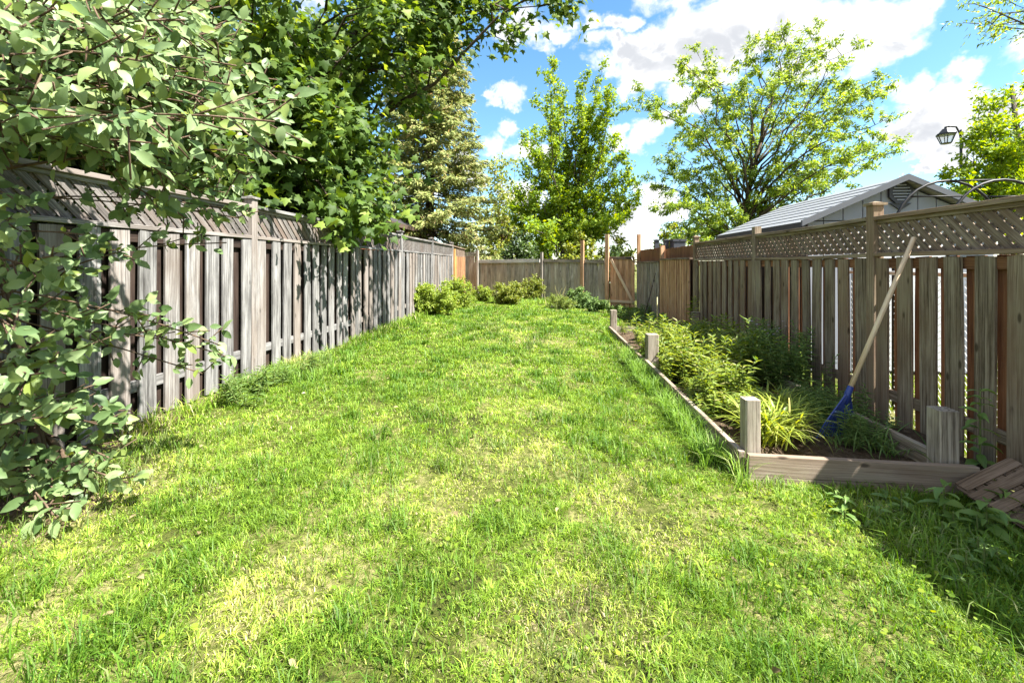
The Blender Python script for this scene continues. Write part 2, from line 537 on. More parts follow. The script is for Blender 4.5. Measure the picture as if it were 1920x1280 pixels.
DRY = []
for px, py, r, a in [(1120, 1130, .32, 1), (1000, 1190, .3, .8), (550, 1075, .22, .9), (860, 890, .3, .8), (985, 860, .35, .6), (1180, 950, .3, .7),
                     (990, 640, .8, .8), (930, 615, .8, .6), (1040, 600, .9, .5), (330, 830, .5, .7), (560, 690, .35, 1.), (130, 960, .3, .9), (1250, 1010, .25, .5),
                     (840, 960, .2, .5), (700, 1010, .2, .4), (1430, 925, .2, .7), (280, 880, .3, .5), (760, 780, .4, .5), (1000, 760, .5, .5), (420, 1190, .2, .5)]:
    p = ground_at(px, py)
    DRY.append((p[0], p[1], r, a))
me = mesh_tris('ground', V, T, M_GROUND, {'soil': soil_amount(V[:, 0], V[:, 1])}, True)
tag(link('ground', me), kind='structure')

# ------------------------------------------------------------------ fence pieces
_rng = random.Random(11)


def board_mesh(w_, t_, h_, mat, warp=0.006, name='board', seg=5):
    """Upright board, length along Z from 0 to h, slightly bowed and twisted."""
    r = _rng
    a, b, tw = r.uniform(-warp, warp), r.uniform(-warp, warp), r.uniform(-0.05, 0.05) * warp / 0.006
    ww = w_ * r.uniform(0.95, 1.04)
    mb = MB()
    vs, fs = [], []
    skew = r.uniform(-0.006, 0.006)
    for k in range(seg):
        q = k / (seg - 1)
        z = h_ * q
        ox, oy = a * math.sin(PI * q) + r.uniform(-1, 1) * warp * 0.2, b * math.sin(PI * q)
        an = tw * q
        for sx, sy in ((-1, -1), (1, -1), (1, 1), (-1, 1)):
            x, y = sx * ww / 2, sy * t_ / 2
            zz = z + (skew * sx if k == seg - 1 else 0)
            vs.append((ox + x * math.cos(an) - y * math.sin(an), oy + x * math.sin(an) + y * math.cos(an), zz))
    for k in range(seg - 1):
        for i in range(4):
            j = (i + 1) % 4
            fs.append((k * 4 + i, k * 4 + j, k * 4 + 4 + j, k * 4 + 4 + i))
    fs += [(3, 2, 1, 0), tuple((seg - 1) * 4 + i for i in range(4))]
    return mb.add(vs, fs).mesh(name, mat)


def rail_mesh(length, w_, t_, mat, sag=0.0, name='rail'):
    """Rail: length along local Z (rotated into place), w along X, t along Y."""
    mb = MB()
    vs, fs, seg = [], [], 4
    c = 0.003
    ring = [(-w_ / 2 + c, -t_ / 2), (w_ / 2 - c, -t_ / 2), (w_ / 2, -t_ / 2 + c), (w_ / 2, t_ / 2 - c), (w_ / 2 - c, t_ / 2), (-w_ / 2 + c, t_ / 2), (-w_ / 2, t_ / 2 - c), (-w_ / 2, -t_ / 2 + c)]
    for k in range(seg):
        q = k / (seg - 1)
        for x, y in ring:
            vs.append((x - sag * math.sin(PI * q), y, length * q))
    for k in range(seg - 1):
        for i in range(8):
            j = (i + 1) % 8
            fs.append((k * 8 + i, k * 8 + j, k * 8 + 8 + j, k * 8 + 8 + i))
    fs += [tuple(range(7, -1, -1)), tuple((seg - 1) * 8 + i for i in range(8))]
    return mb.add(vs, fs).mesh(name, mat)


def add_beam(name, parent, p0, p1, w_, t_, mat, up=Vector((0, 0, 1)), sag=0.0):
    """A beam from p0 to p1 (local to parent); w across 'up', t the other way."""
    p0, p1 = Vector(p0), Vector(p1)
    d = p1 - p0
    z = d.normalized()
    x = (up - z * up.dot(z))
    x = x.normalized() if x.length > 1e-5 else z.orthogonal().normalized()
    y = z.cross(x)
    o = link(name, rail_mesh(d.length, w_, t_, mat, sag, name), parent)
    o.matrix_local = Matrix.Translation(p0) @ Matrix((x, y, z)).transposed().to_4x4()
    return o


def post(parent, loc, s, h, mat, cap=None, name='post', capmat=None, ch=0.006):
    o = link(name, MB().bbox((-s / 2, -s / 2, 0), (s / 2, s / 2, h), ch).mesh(name, mat), parent, loc, (0, 0, _rng.uniform(-.03, .03)))
    if cap:
        mb = MB()
        c = cap / 2
        mb.box((-c, -c, h), (c, c, h + 0.022))
        mb.add([(-c * .8, -c * .8, h + .022), (c * .8, -c * .8, h + .022), (c * .8, c * .8, h + .022), (-c * .8, c * .8, h + .022), (0, 0, h + .04)],
               [(0, 1, 4), (1, 2, 4), (2, 3, 4), (3, 0, 4)])
        link('post_cap', mb.mesh('post_cap', capmat or mat), o)
    return o


SLATS = {}


def slat_verts(y0, y1, z0, z1, sgn, yc, wy, x0, x1):
    """Diagonal slat in the Y-Z plane crossing z0 at yc - clipped to y0..y1. Returns verts and faces or None."""
    hh = z1 - z0
    a = [(yc - wy / 2, z0), (yc + wy / 2, z0), (yc + wy / 2 + sgn * hh, z1), (yc - wy / 2 + sgn * hh, z1)]

    def clip(poly, lim, keep_less):
        out = []
        for i in range(len(poly)):
            p, q = poly[i], poly[(i + 1) % len(poly)]
            ip = (p[0] <= lim) if keep_less else (p[0] >= lim)
            iq = (q[0] <= lim) if keep_less else (q[0] >= lim)
            if ip:
                out.append(p)
            if ip != iq:
                s = (lim - p[0]) / (q[0] - p[0])
                out.append((lim, p[1] + s * (q[1] - p[1])))
        return out
    a = clip(a, y1, True)
    a = clip(a, y0, False) if a else a
    if len(a) < 3:
        return None
    area = abs(sum(a[i][0] * a[(i + 1) % len(a)][1] - a[(i + 1) % len(a)][0] * a[i][1] for i in range(len(a)))) / 2
    if area < 0.0008:
        return None
    n = len(a)
    vs = [(x0, p[0], p[1]) for p in a] + [(x1, p[0], p[1]) for p in a]
    fs = [tuple(range(n)), tuple(range(2 * n - 1, n - 1, -1))] + [(i, n + i, n + (i + 1) % n, (i + 1) % n) for i in range(n)]
    return vs, fs


def lattice(parent, X, y0, y1, z0, z1, mat, single, pitch=0.100, wy=0.072, slope=0.0):
    """Diagonal lattice in the plane X: single=True makes every slat an object."""
    if single:
        root = link('lattice', None, parent, (X - parent.location.x, y0 - parent.location.y, z0 - parent.location.z))
        root.empty_display_size = 0.05
    whole = MB()
    hh, L = z1 - z0, y1 - y0
    for sgn, xa, xb in ((1, -0.008, -0.001), (-1, 0.001, 0.008)):
        c = -hh if sgn > 0 else 0.0
        end = L if sgn > 0 else L + hh
        c += _rng.uniform(0, pitch)
        while c < end:
            r = slat_verts(0, L, 0, hh, sgn, c, wy * _rng.uniform(.93, 1.05), xa + _rng.uniform(-.0006, .0006), xb)
            if r:
                if single:
                    vs, fs = r
                    ctr = np.mean(np.array(vs), 0)
                    # local Z runs along the slat so that the grain follows it
                    R = Matrix.Rotation(-sgn * PI / 4, 4, 'X')
                    lv = [(R.inverted() @ Vector(np.array(v) - ctr)) for v in vs]
                    o = link('lattice_slat', MB().add(lv, fs).mesh('lattice_slat', mat), root)
                    o.matrix_local = Matrix.Translation(Vector(ctr)) @ R
                else:
                    whole.add(*r)
            c += pitch * _rng.uniform(.96, 1.04)
    if not single:
        o = link('lattice_mesh', whole.mesh('lattice_mesh', mat), parent, (X - parent.location.x, y0 - parent.location.y, z0 - parent.location.z))
        tag(o, kind='stuff')


def shadow_fence(root, X, face, ys, zt, ztop, zlow, mats, single, board_rng, pitch=0.222, bw=0.136, skip_lattice=(), cap_h=0.06, cap=0.125, cap_posts=None,
                 start_panel=0, bottoms=0.02, back_w=None):
    """Board-on-board fence along Y in the plane X; 'face' is the side (+1/-1 in X) that looks into the yard.
    zt(y): ground, ztop: top of the capping rail, zlow: underside of the rail below the lattice."""
    front, back, railm, lattm = mats
    bx, by = root.location.x, root.location.y
    W = lambda x, y, z: (x - bx, y - by, z - root.location.z)
    n = len(ys)
    for i, y in enumerate(ys):
        g = zt(y)
        h = ztop + cap_h - g
        post(root, W(X, y, g - .03), 0.092, h + .03, front, cap if (cap_posts is None or i in cap_posts) else None)
    for i in range(n - 1):
        y0, y1 = ys[i] + 0.047, ys[i + 1] - 0.047
        sg = _rng.uniform(0.0, 0.012)
        add_beam('top_rail', root, W(X, y0, ztop - .018 + _rng.uniform(-.004, .004)), W(X, y1, ztop - .018 + _rng.uniform(-.004, .004)), 0.036, 0.095, railm, sag=sg)
        add_beam('lattice_rail', root, W(X + face * .012, y0, zlow + .018), W(X + face * .012, y1, zlow + .018 + _rng.uniform(-.004, .004)), 0.034, 0.07, railm, sag=sg)
        add_beam('lattice_rail', root, W(X, y0, ztop - .052), W(X, y1, ztop - .052), 0.03, 0.036, railm, sag=sg)
        g0, g1 = zt(y0), zt(y1)
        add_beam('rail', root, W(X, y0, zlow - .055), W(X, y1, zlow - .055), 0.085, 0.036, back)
        add_beam('rail', root, W(X, y0, g0 + .30), W(X, y1, g1 + .30), 0.085, 0.036, railm)
        lattice(root, X - face * 0.004, y0, y1, zlow + .036, ztop - .068, lattm, i in single)
        nb = max(3, int(round((y1 - y0) / pitch)))
        pp = (y1 - y0) / nb
        for k in range(nb):
            y = y0 + (k + 0.5) * pp + _rng.uniform(-.012, .012)
            if k == 0:
                y = y0 + bw / 2 + .004
            if k == nb - 1:
                y = y1 - bw / 2 - .004
            g = zt(y)
            h = zlow - g - bottoms - .004 + _rng.uniform(-.012, 0.0)
            link('board', board_mesh(bw, 0.018, h, front), root, W(X + face * 0.0285, y, g + bottoms), (_rng.uniform(-.005, .005), 0, PI / 2 + _rng.uniform(-.04, .04)))
        for k in range(-1, nb):
            y = min(max(y0 + (k + 1.0) * pp + _rng.uniform(-.015, .015), y0 + (back_w or bw) * .45), y1 - (back_w or bw) * .45)
            if back_w is None and k in (-1, nb - 1):
                continue
            g = zt(y)
            h = zlow - g - bottoms - .004
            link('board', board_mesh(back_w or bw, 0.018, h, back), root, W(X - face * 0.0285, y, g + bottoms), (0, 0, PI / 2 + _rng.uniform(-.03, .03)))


def yL(d):
    return (d - 3.12 * ST) / CT


def yR(d):
    return (d + 2.95 * ST) / CT


XL, XR = -3.12, 2.95
# ---- left fence
ysl = [yL(-0.30), yL(2.14), yL(4.58), yL(7.05), yL(9.25), yL(11.75), yL(14.25)]
lf = thing('wooden_fence', (XL, ysl[0], hz(XL, ysl[0])), 'long grey weathered board fence with lattice top under the overhanging leafy branches', 'fence')
shadow_fence(lf, XL, 1, ysl, lambda y: hz(XL + .1, y), CZ + 0.625, CZ + 0.262, (W_LEFT, W_GAP_SHADE, W_LEFT, W_LATT_L), {1, 2, 3}, _rng, back_w=0.20)  # back boards widened and near-black so the gaps look shaded
# its last panel is newer golden wood
W_ = lambda x, y, z: (x - lf.location.x, y - lf.location.y, z - lf.location.z)
y0, y1 = ysl[-1], yL(16.5)
g = hz(XL, y0)
o = post(lf, W_(XL + .06, y0 + .10, g), 0.092, CZ + .50 - g, W_GOLD)
o['label'] = 'golden new post near the far end of the fence'
nb = 9
for k in range(nb):
    y = y0 + .2 + (y1 - y0 - .25) * (k + .5) / nb
    o = link('board', board_mesh(0.15, 0.018, CZ + 0.26 - g, W_GOLD if k < 2 else W_CEDAR_DARK), lf, W_(XL + .0285, y, g), (0, 0, PI / 2))
    o['label'] = 'orange brown newer board at the far end of the fence'
lattice(lf, XL, y0 + .05, y1 - .05, CZ + .30, CZ + .53, W_LATT, False)
add_beam('top_rail', lf, W_(XL, y0 + .05, CZ + .60), W_(XL, y1 - .05, CZ + .56), 0.036, 0.095, W_LATT)
add_beam('lattice_rail', lf, W_(XL, y0 + .05, CZ + .275), W_(XL, y1 - .05, CZ + .275), 0.034, 0.07, W_LATT)

# ---- right fence
ysr = [yR(-1.0), yR(1.44), yR(3.90), yR(6.10), yR(8.57)]
rf = thing('wooden_fence', (XR, ysr[0], hz(XR, ysr[0])), 'brown board fence with diamond lattice top beside the grey shed and the raised bed', 'fence')
shadow_fence(rf, XR, -1, ysr, lambda y: hz(XR - .1, y), CZ + 0.425, CZ + 0.062, (W_RIGHT, W_RIGHT_BACK, W_RIGHT, W_LATT), {1, 2, 3}, _rng, pitch=0.222,
             cap_posts={2, 4}, cap_h=0.10, bottoms=0.03)

# ---- newer reddish side fence behind the bed
nf = thing('wooden_fence', (XR, ysr[4], hz(XR, ysr[4])), 'stepped reddish cedar fence of narrow boards between the gate and the lattice fence', 'fence')
N_ = lambda x, y, z: (x - nf.location.x, y - nf.location.y, z - nf.location.z)
yA, yB = yR(11.0), yR(13.9)
for (a, b, rail_z, top_z, m1, nbd) in ((ysr[4] + .05, yA, CZ + .115, CZ + .385, W_CEDAR, 13), (yA, yB, CZ + .06, CZ + .44, W_REAR, 14)):
    for k in range(nbd):
        y = a + .07 + (b - a - .14) * (k + .5) / nbd
        g = hz(XR, y)
        link('board', board_mesh(0.095, 0.03, rail_z - g - .02, m1, 0.004), nf, N_(XR - .075, y, g), (0, 0, PI / 2 + _rng.uniform(-.05, .05)))
    for k in range(nbd - 1):
        y = a + .07 + (b - a - .14) * (k + 1.0) / nbd
        g = hz(XR, y)
        link('board', board_mesh(0.13, 0.018, rail_z - g - .03, W_GAP_SHADE, 0.003), nf, N_(XR - .025, y, g), (0, 0, PI / 2))  # dark boards added behind the pickets to paint shade between them
    nb2 = 15
    for k in range(nb2):
        y = a + .05 + (b - a - .1) * (k + .5) / nb2
        g = hz(XR, y)
        link('board', board_mesh((b - a - .1) / nb2 * .97, 0.018, top_z - g + _rng.uniform(-.01, .01), W_RIGHT_BACK, 0.002), nf, N_(XR + .06, y, g), (0, 0, PI / 2))
    add_beam('rail', nf, N_(XR - .07, a + .05, rail_z), N_(XR - .07, b - .05, rail_z), 0.04, 0.08, W_LATT)
    add_beam('rail', nf, N_(XR, a + .05, CZ - 1.05), N_(XR, b - .05, CZ - 1.05), 0.085, 0.036, W_CEDAR)
g = hz(XR, yA)
post(nf, N_(XR - .02, yA, g), 0.1, CZ + .47 - g, W_CEDAR)
g = hz(XR, yB)
post(nf, N_(XR, yB, g), 0.11, CZ + .95 - g, W_CEDAR)

# ---- back fence of close grey boards
P_l = at(866, 553, 16.8)
P_r = at(1137, 580, 14.4)
bl, brr = Vector((P_l[0], P_l[1], 0)), Vector((P_r[0], P_r[1], 0))
bd = (brr - bl)
bdir = bd.normalized()
bang = math.atan2(bdir.y, bdir.x)
bf = thing('wooden_fence', (bl.x, bl.y, hz(bl.x, bl.y)), 'low grey fence of close upright boards across the far end of the yard', 'fence', rz=bang)
LB = bd.length
for k in range(40):
    s = LB * (k + .5) / 40
    p = bl + bdir * s
    g = hz(p.x, p.y) - .1
    top = CZ + (.30 if s < .62 else .06)
    wdt = LB / 40
    link('board', board_mesh(wdt * .965, 0.02, top - g + _rng.uniform(-.006, .006), W_REAR, 0.003), bf,
         (s, _rng.uniform(-.006, .006), g - bf.location.z), (0, 0, _rng.uniform(-.02, .02)))


def b_at(px):
    """Distance along the back fence at a photo column."""
    lo, hi = 0.0, LB
    for _ in range(40):
        mid = (lo + hi) / 2
        p = bl + bdir * mid
        if proj([p.x, p.y, 1.0])[0] < px:
            lo = mid
        else:
            hi = mid
    return lo


zb = bf.location.z
add_beam('top_rail', bf, (b_at(899), -.03, CZ + .095 - zb), (b_at(1012), -.03, CZ + .115 - zb), 0.125, 0.13, W_CAP)
add_beam('top_rail', bf, (b_at(1021), -.03, CZ + .115 - zb), (b_at(1089), -.03, CZ + .105 - zb), 0.11, 0.10, W_BED)
add_beam('top_rail', bf, (b_at(1097), -.03, CZ + .095 - zb), (b_at(1134), -.03, CZ + .085 - zb), 0.11, 0.10, W_BED)
for s0, s1, zz in ((0.03, .60, .43), (0.03, .60, .37), (.03, .60, .31)):
    add_beam('rail', bf, (s0, -.03, CZ + zz - zb), (s1, -.03, CZ + zz - zb), 0.035, 0.03, W_REAR)
for px, up, mt, s_ in ((868, .50, W_REAR, .10), (897, .52, W_REAR, .10), (1017, .42, W_REAR, .09), (1093, .80, W_CEDAR, .11), (1140, 0.98, W_CEDAR, .12)):
    s = b_at(px) if px < 1137 else LB + .04
    p = bl + bdir * s
    g = hz(p.x, p.y) - .12
    post(bf, (s, -.075, g - zb), s_, CZ + up - g, mt)

# ---- gate
gl = bl + bdir * (LB + .10)
gr = Vector((XR - .10, yB - .02, 0))
gd = gr - gl
GL = gd.length - .06
gang = math.atan2(gd.y, gd.x)
gate = thing('wooden_gate', (gl.x, gl.y, hz(gl.x, gl.y)), 'closed cedar board gate with a pale diagonal brace at the far corner of the yard', 'gate', rz=gang)
zg = gate.location.z
gb, gt = CZ - 1.50 - zg, CZ + .235 - zg
gb = max(gb, -0.02)
for k in range(8):
    link('board', board_mesh(GL / 8 * .95, 0.02, gt - gb + _rng.uniform(-.008, .008), W_CEDAR, 0.002), gate, (.03 + GL * (k + .5) / 8, 0, gb), (0, 0, _rng.uniform(-.03, .03)))
zr1, zr0 = CZ + .20 - zg, CZ - 1.22 - zg
add_beam('rail', gate, (.02, -.035, zr1), (GL + .03, -.035, zr1 - .01), 0.085, 0.036, W_LATT)
add_beam('rail', gate, (.02, -.035, zr0), (GL + .03, -.035, zr0), 0.085, 0.036, W_HANDLE)
add_beam('brace', gate, (.08, -.062, zr1 - .05), (GL - .04, -.062, zr0 + .05), 0.085, 0.02, W_HANDLE, up=Vector((1, 0, 0)))
mb = MB()
mb.box((GL - .22, -.075, zr1 - .02), (GL + .02, -.058, zr1 + .015))
mb.tube([(GL - .05, -.07, zr1), (GL - .01, -.11, zr1 - .08), (GL + .03, -.09, zr1 - .16)], 0.012, 6)
link('latch', mb.mesh('latch', M_DARK), gate)

# ------------------------------------------------------------------ raised bed
fl = ground_at(1396, 900)           # front left corner
BX0, BY0 = float(fl[0]), float(fl[1])
fr = at(1798, 900, 0.97 * (-BX0 * ST + BY0 * CT))
BX1 = 2.56
YF = BY0                            # front timber
YBK = yR(8.4)
bed = thing('raised_bed', (BX0, BY0, hz(BX0, BY0)), 'long raised garden bed edged with weathered timbers and short posts along the brown fence', 'garden bed')
B_ = lambda x, y, z: (x - bed.location.x, y - bed.location.y, z - bed.location.z)
zg0 = hz(BX0, BY0)
TOP = zg0 + 0.17
add_beam('front_timber', bed, B_(BX0 + .02, YF, TOP - .095), B_(BX1 + .06, YF - .02, TOP - .115), 0.19, 0.042, W_BED)
y1_, y2_ = yR(5.45), yR(8.4)
add_beam('side_timber', bed, B_(BX0, YF + .03, TOP - .095), B_(BX0 - .01, y1_ - .02, TOP - .085), 0.19, 0.04, W_BED)
add_beam('side_timber', bed, B_(BX0 - .03, y1_ + .03, TOP - .075), B_(BX0 - .03, y2_, TOP - .095), 0.17, 0.04, W_BED)
add_beam('side_timber', bed, B_(BX1 - .06, YF + .05, TOP - .085), B_(BX1 - .07, yR(6.0), TOP - .085), 0.19, 0.04, W_BED)
add_beam('cross_timber', bed, B_(BX0 + .02, y2_, TOP - .09), B_(2.7, y2_ + .05, TOP - .09), 0.16, 0.045, W_BED)
for x, y, s_, h_ in ((BX0 + .075, YF + .09, .095, .50), (BX0 + .075, y1_ - .05, .14, .47), (BX0 + .05, y2_ + .02, .12, .47), (BX1 - .03, YF + .10, .115, .50), (2.72, yR(7.9), .14, .53)):
    g = hz(x, y) - .03
    o = post(bed, B_(x, y, g), s_, h_ + .03, W_BED, ch=0.009)
# soil
sx = np.linspace(BX0 + .02, XR - .05, 16)
sy = np.linspace(YF + .02, y2_, 46)
SX, SY = np.meshgrid(sx, sy)
SZ = zg0 + 0.05 + (fbm(SX, SY, 21, 3.0, 4) - .5) * .12
V = np.stack([SX.ravel(), SY.ravel(), SZ.ravel()], 1)
nx, ny = len(sx), len(sy)
ii = (np.arange(ny - 1)[:, None] * nx + np.arange(nx - 1)[None]).ravel()
T = np.concatenate([np.stack([ii, ii + 1, ii + nx + 1], 1), np.stack([ii, ii + nx + 1, ii + nx], 1)])
tag(link('soil_ground', mesh_tris('soil_ground', V, T, M_SOIL, None, True)), kind='structure')


def bed_z(x, y):
    return zg0 + 0.05 + float((fbm(x, y, 21, 3.0, 4) - .5) * .12)


# ------------------------------------------------------------------ leaf templates
def _fold(side):
    return side


T_OVATE = (np.array([(0, 0, 0), (0, .5, .015), (0, 1, -.10), (-.22, .22, .05), (-.27, .52, .055), (-.15, .80, .0), (.22, .22, .05), (.27, .52, .055), (.15, .80, .0)], float),
           np.array([(0, 1, 3), (3, 1, 4), (4, 1, 5), (5, 1, 2), (0, 6, 1), (6, 7, 1), (7, 8, 1), (8, 2, 1)]))
T_DIAMOND = (np.array([(0, 0, 0), (.30, .45, .06), (0, 1, -.08), (-.30, .45, .06)], float), np.array([(0, 1, 2), (0, 2, 3)]))
T_LANCE = (np.array([(0, 0, 0), (.10, .35, .03), (0, 1, -.22), (-.10, .35, .03)], float), np.array([(0, 1, 2), (0, 2, 3)]))
T_NEEDLE = (np.array([(0, 0, 0), (.07, .4, .0), (0, 1, -.04), (-.07, .4, .0)], float), np.array([(0, 1, 2), (0, 2, 3)]))
_ml = [(0, 0), (.16, .10), (.42, .02), (.36, .26), (.55, .48), (.26, .47), (.20, .62), (0, 1.0), (-.20, .62), (-.26, .47), (-.55, .48), (-.36, .26), (-.42, .02), (-.16, .10)]
T_MAPLE = (np.array([(0, .30, .05)] + [(x, y, -.18 * abs(x) - .10 * max(0, y - .5)) for x, y in _ml], float),
           np.array([(0, i + 1, (i + 1) % len(_ml) + 1) for i in range(len(_ml))]))


def norm(a):
    return a / np.maximum(np.linalg.norm(a, axis=-1, keepdims=True), 1e-9)


def leaf_frames(A, Nn):
    A = norm(A)
    S = norm(np.cross(A, Nn))
    N2 = np.cross(S, A)
    return S, A, N2


def leaves_mesh(name, P, A, Nn, size, tmpl, mat, rng, origin=(0, 0, 0), rnd=None):
    """One mesh of many leaves; P base points, A axes, Nn normals, size lengths."""
    tv, tt = tmpl
    S, A, N2 = leaf_frames(A, Nn)
    s = size[:, None, None]
    V = P[:, None, :] + s * (tv[None, :, 0, None] * S[:, None] + tv[None, :, 1, None] * A[:, None] + tv[None, :, 2, None] * N2[:, None])
    n, k = len(P), len(tv)
    Tt = (tt[None] + (np.arange(n) * k)[:, None, None]).reshape(-1, 3)
    if rnd is None:
        rnd = rng.random(n)
    return mesh_tris(name, V.reshape(-1, 3) - np.array(origin), Tt, mat, {'rnd': np.repeat(rnd, k)})


_single_meshes = {}


def single_leaves(root, P, A, Nn, size, tmpl, mat, idx, key):
    """The leaves idx as objects of their own sharing one mesh."""
    if key not in _single_meshes:
        vs_ = []
        for cu, fo, tw in ((0, 1, 0), (-.22, 1.6, .12), (.10, 2.4, -.15), (-.40, .6, .1)):
            tv = tmpl[0].copy()
            tv[:, 2] = tv[:, 2] * fo + cu * tv[:, 1] ** 2
            tv[:, 0] = tv[:, 0] * (1 - .25 * abs(tw) * 2) + tw * np.sin(tv[:, 1] * 3) * .5
            vs_.append(mesh_tris('leaf', tv, tmpl[1], mat))
        _single_meshes[key] = vs_
    S, A, N2 = leaf_frames(A, Nn)
    for i in idx:
        o = link('leaf', _single_meshes[key][int(i) % 4], root)
        M = Matrix.Identity(4)
        for r in range(3):
            M[r][0], M[r][1], M[r][2] = S[i, r] * size[i], A[i, r] * size[i], N2[i, r] * size[i]
            M[r][3] = P[i, r] - root.location[r]
        o.matrix_local = M


def bez(p0, p1, p2, n=7):
    q = np.linspace(0, 1, n)[:, None]
    return (1 - q) ** 2 * p0 + 2 * q * (1 - q) * p1 + q ** 2 * p2


def limb_tree(rng, trunk, tr, tips, a_lo=.3, a_hi=.7, sec_n=7, sec_len=1.2, tw_n=5, tw_len=.5, bow=.25, upw=.25, sag=.15, sec_from=.3, flat=.5, r_limb=.3):
    """Trunk polyline, limbs that end at the tips, side branches and twigs.
    Returns polylines (points, radii, sides) and twigs (start, direction, length)."""
    trunk = np.asarray(trunk, float)
    poly = [(trunk, np.linspace(tr, tr * .25, len(trunk)), 8)]
    z0, z1 = trunk[0, 2], trunk[-1, 2]
    TS, TD, TL = [], [], []
    for tip in tips:
        tip = np.asarray(tip, float)
        a = rng.uniform(a_lo, a_hi)
        za = min(max(z0 + (tip[2] - z0) * a, z0 + (z1 - z0) * .15), z1)
        fz = np.interp(za, trunk[:, 2], np.arange(len(trunk)))
        i = min(int(fz), len(trunk) - 2)
        p0 = trunk[i] + (trunk[i + 1] - trunk[i]) * (fz - i)
        dv = tip - p0
        L = np.linalg.norm(dv)
        p1 = p0 + dv * .5 + np.array([0, 0, 1.]) * L * bow * rng.uniform(.5, 1.2) + rng.normal(0, .05, 3) * L
        b = bez(p0, p1, tip, 8)
        b[1:-1] += rng.normal(0, .02, (6, 3)) * L
        rr = tr * r_limb * rng.uniform(.7, 1.1) * (.5 + .5 * min(1, L / 4))
        poly.append((b, np.linspace(rr, rr * .12, 8), 5))
        ns = max(2, int(sec_n * rng.uniform(.8, 1.2)))
        for k in range(ns + 1):
            q = sec_from + (1 - sec_from) * (k / ns) ** .8
            f = q * 7
            j = min(int(f), 6)
            st = b[j] + (b[j + 1] - b[j]) * (f - j)
            tan = norm(b[j + 1] - b[j])
            rv = rng.normal(0, 1, 3)
            rv[2] *= flat
            d = norm(tan * (1.1 if k == ns else .55) + norm(rv) * (.3 if k == ns else .9) + np.array([0, 0, upw]))
            ln = sec_len * (1.15 - .55 * q) * rng.uniform(.6, 1.2)
            e = st + d * ln - np.array([0, 0, sag * ln])
            mid = st + d * ln * .5 + rng.normal(0, .04, 3) * ln
            poly.append((np.array([st, mid, e]), np.array([rr * .28, rr * .18, rr * .06]), 3))
            for mth in range(tw_n):
                u = rng.uniform(.2, 1.0)
                s2 = (st + (mid - st) * u * 2) if u < .5 else (mid + (e - mid) * (u * 2 - 1))
                rv = rng.normal(0, 1, 3)
                rv[2] *= flat
                d2 = norm(d * .6 + norm(rv) * .9 + np.array([0, 0, upw * .6]))
                TS.append(s2)
                TD.append(d2)
                TL.append(tw_len * rng.uniform(.5, 1.2))
    return poly, np.array(TS), np.array(TD), np.array(TL)


def wood_mesh(name, poly, mat, origin, rmin=0.004):
    mb = MB()
    o = np.array(origin)
    for pts, rad, sides in poly:
        mb.tube(pts - o, [max(float(r), rmin) for r in rad], sides)
    return mb.mesh(name, mat, True)


def twig_leaves(rng, TS, TD, TL, per, size, jitter, up=1.0, droop=.3, spread=.8, svar=.35, nb=(.36, -.48, .60)):
    """Leaf frames scattered along twigs."""
    n = len(TS) * per
    idx = np.repeat(np.arange(len(TS)), per)
    u = rng.random(n)[:, None]
    P = TS[idx] + TD[idx] * TL[idx][:, None] * u + rng.normal(0, jitter, (n, 3))
    rv = rng.normal(0, 1, (n, 3))
    A = norm(TD[idx] * .6 + norm(rv) * spread - np.array([0, 0, droop]))
    Nn = norm(np.array(nb) + rng.normal(0, .42, (n, 3)))
    return P, A, Nn, size * rng.uniform(1 - svar, 1 + svar, n)


def pick_largest(P, size, k=300):
    """The leaves that show largest in the picture."""
    px, py, d = proj(P)
    sc = np.where((d > .3) & (px > -20) & (px < 1940) & (py > -20) & (py < 1300), size / np.maximum(d, .3), 0)
    o = np.argsort(-sc)
    return o[:k]


def make_tree(name, label, cat, base, poly, TS, TD, TL, per, size, tmpl, mat, barkm, rng, jitter=.05, up=1.0, droop=.3, group=None, single=None, key=None,
              spread=.8, k=300, crown='crown', trunk='trunk', svar=.35, nb=(.36, -.48, .60)):
    root = thing(name, base, label, cat, group)
    link(trunk, wood_mesh(trunk, poly, barkm, base), root)
    P, A, Nn, sz = twig_leaves(rng, TS, TD, TL, per, size, jitter, up, droop, spread, svar, nb)
    if single is not None:
        # near the picture plane: the largest leaves are objects, the rest one crown
        ii_ = pick_largest(P, sz, k)
        mask = np.ones(len(P), bool)
        mask[ii_] = False
        single_leaves(root, P, A, Nn, sz, tmpl, single, ii_, key or name)
        P, A, Nn, sz = P[mask], A[mask], Nn[mask], sz[mask]
    o = link(crown, leaves_mesh(crown, P, A, Nn, sz, tmpl, mat, rng, base), root)
    if single is not None:
        tag(o, kind='stuff')
    return root


def shell_tips(rng, c, r, n, inner=.45, bottom=-1.0):
    out = []
    while len(out) < n:
        v = norm(rng.normal(0, 1, 3))
        if v[2] < bottom:
            continue
        out.append(np.array(c) + v * np.array(r) * rng.uniform(inner, 1.0))
    return out


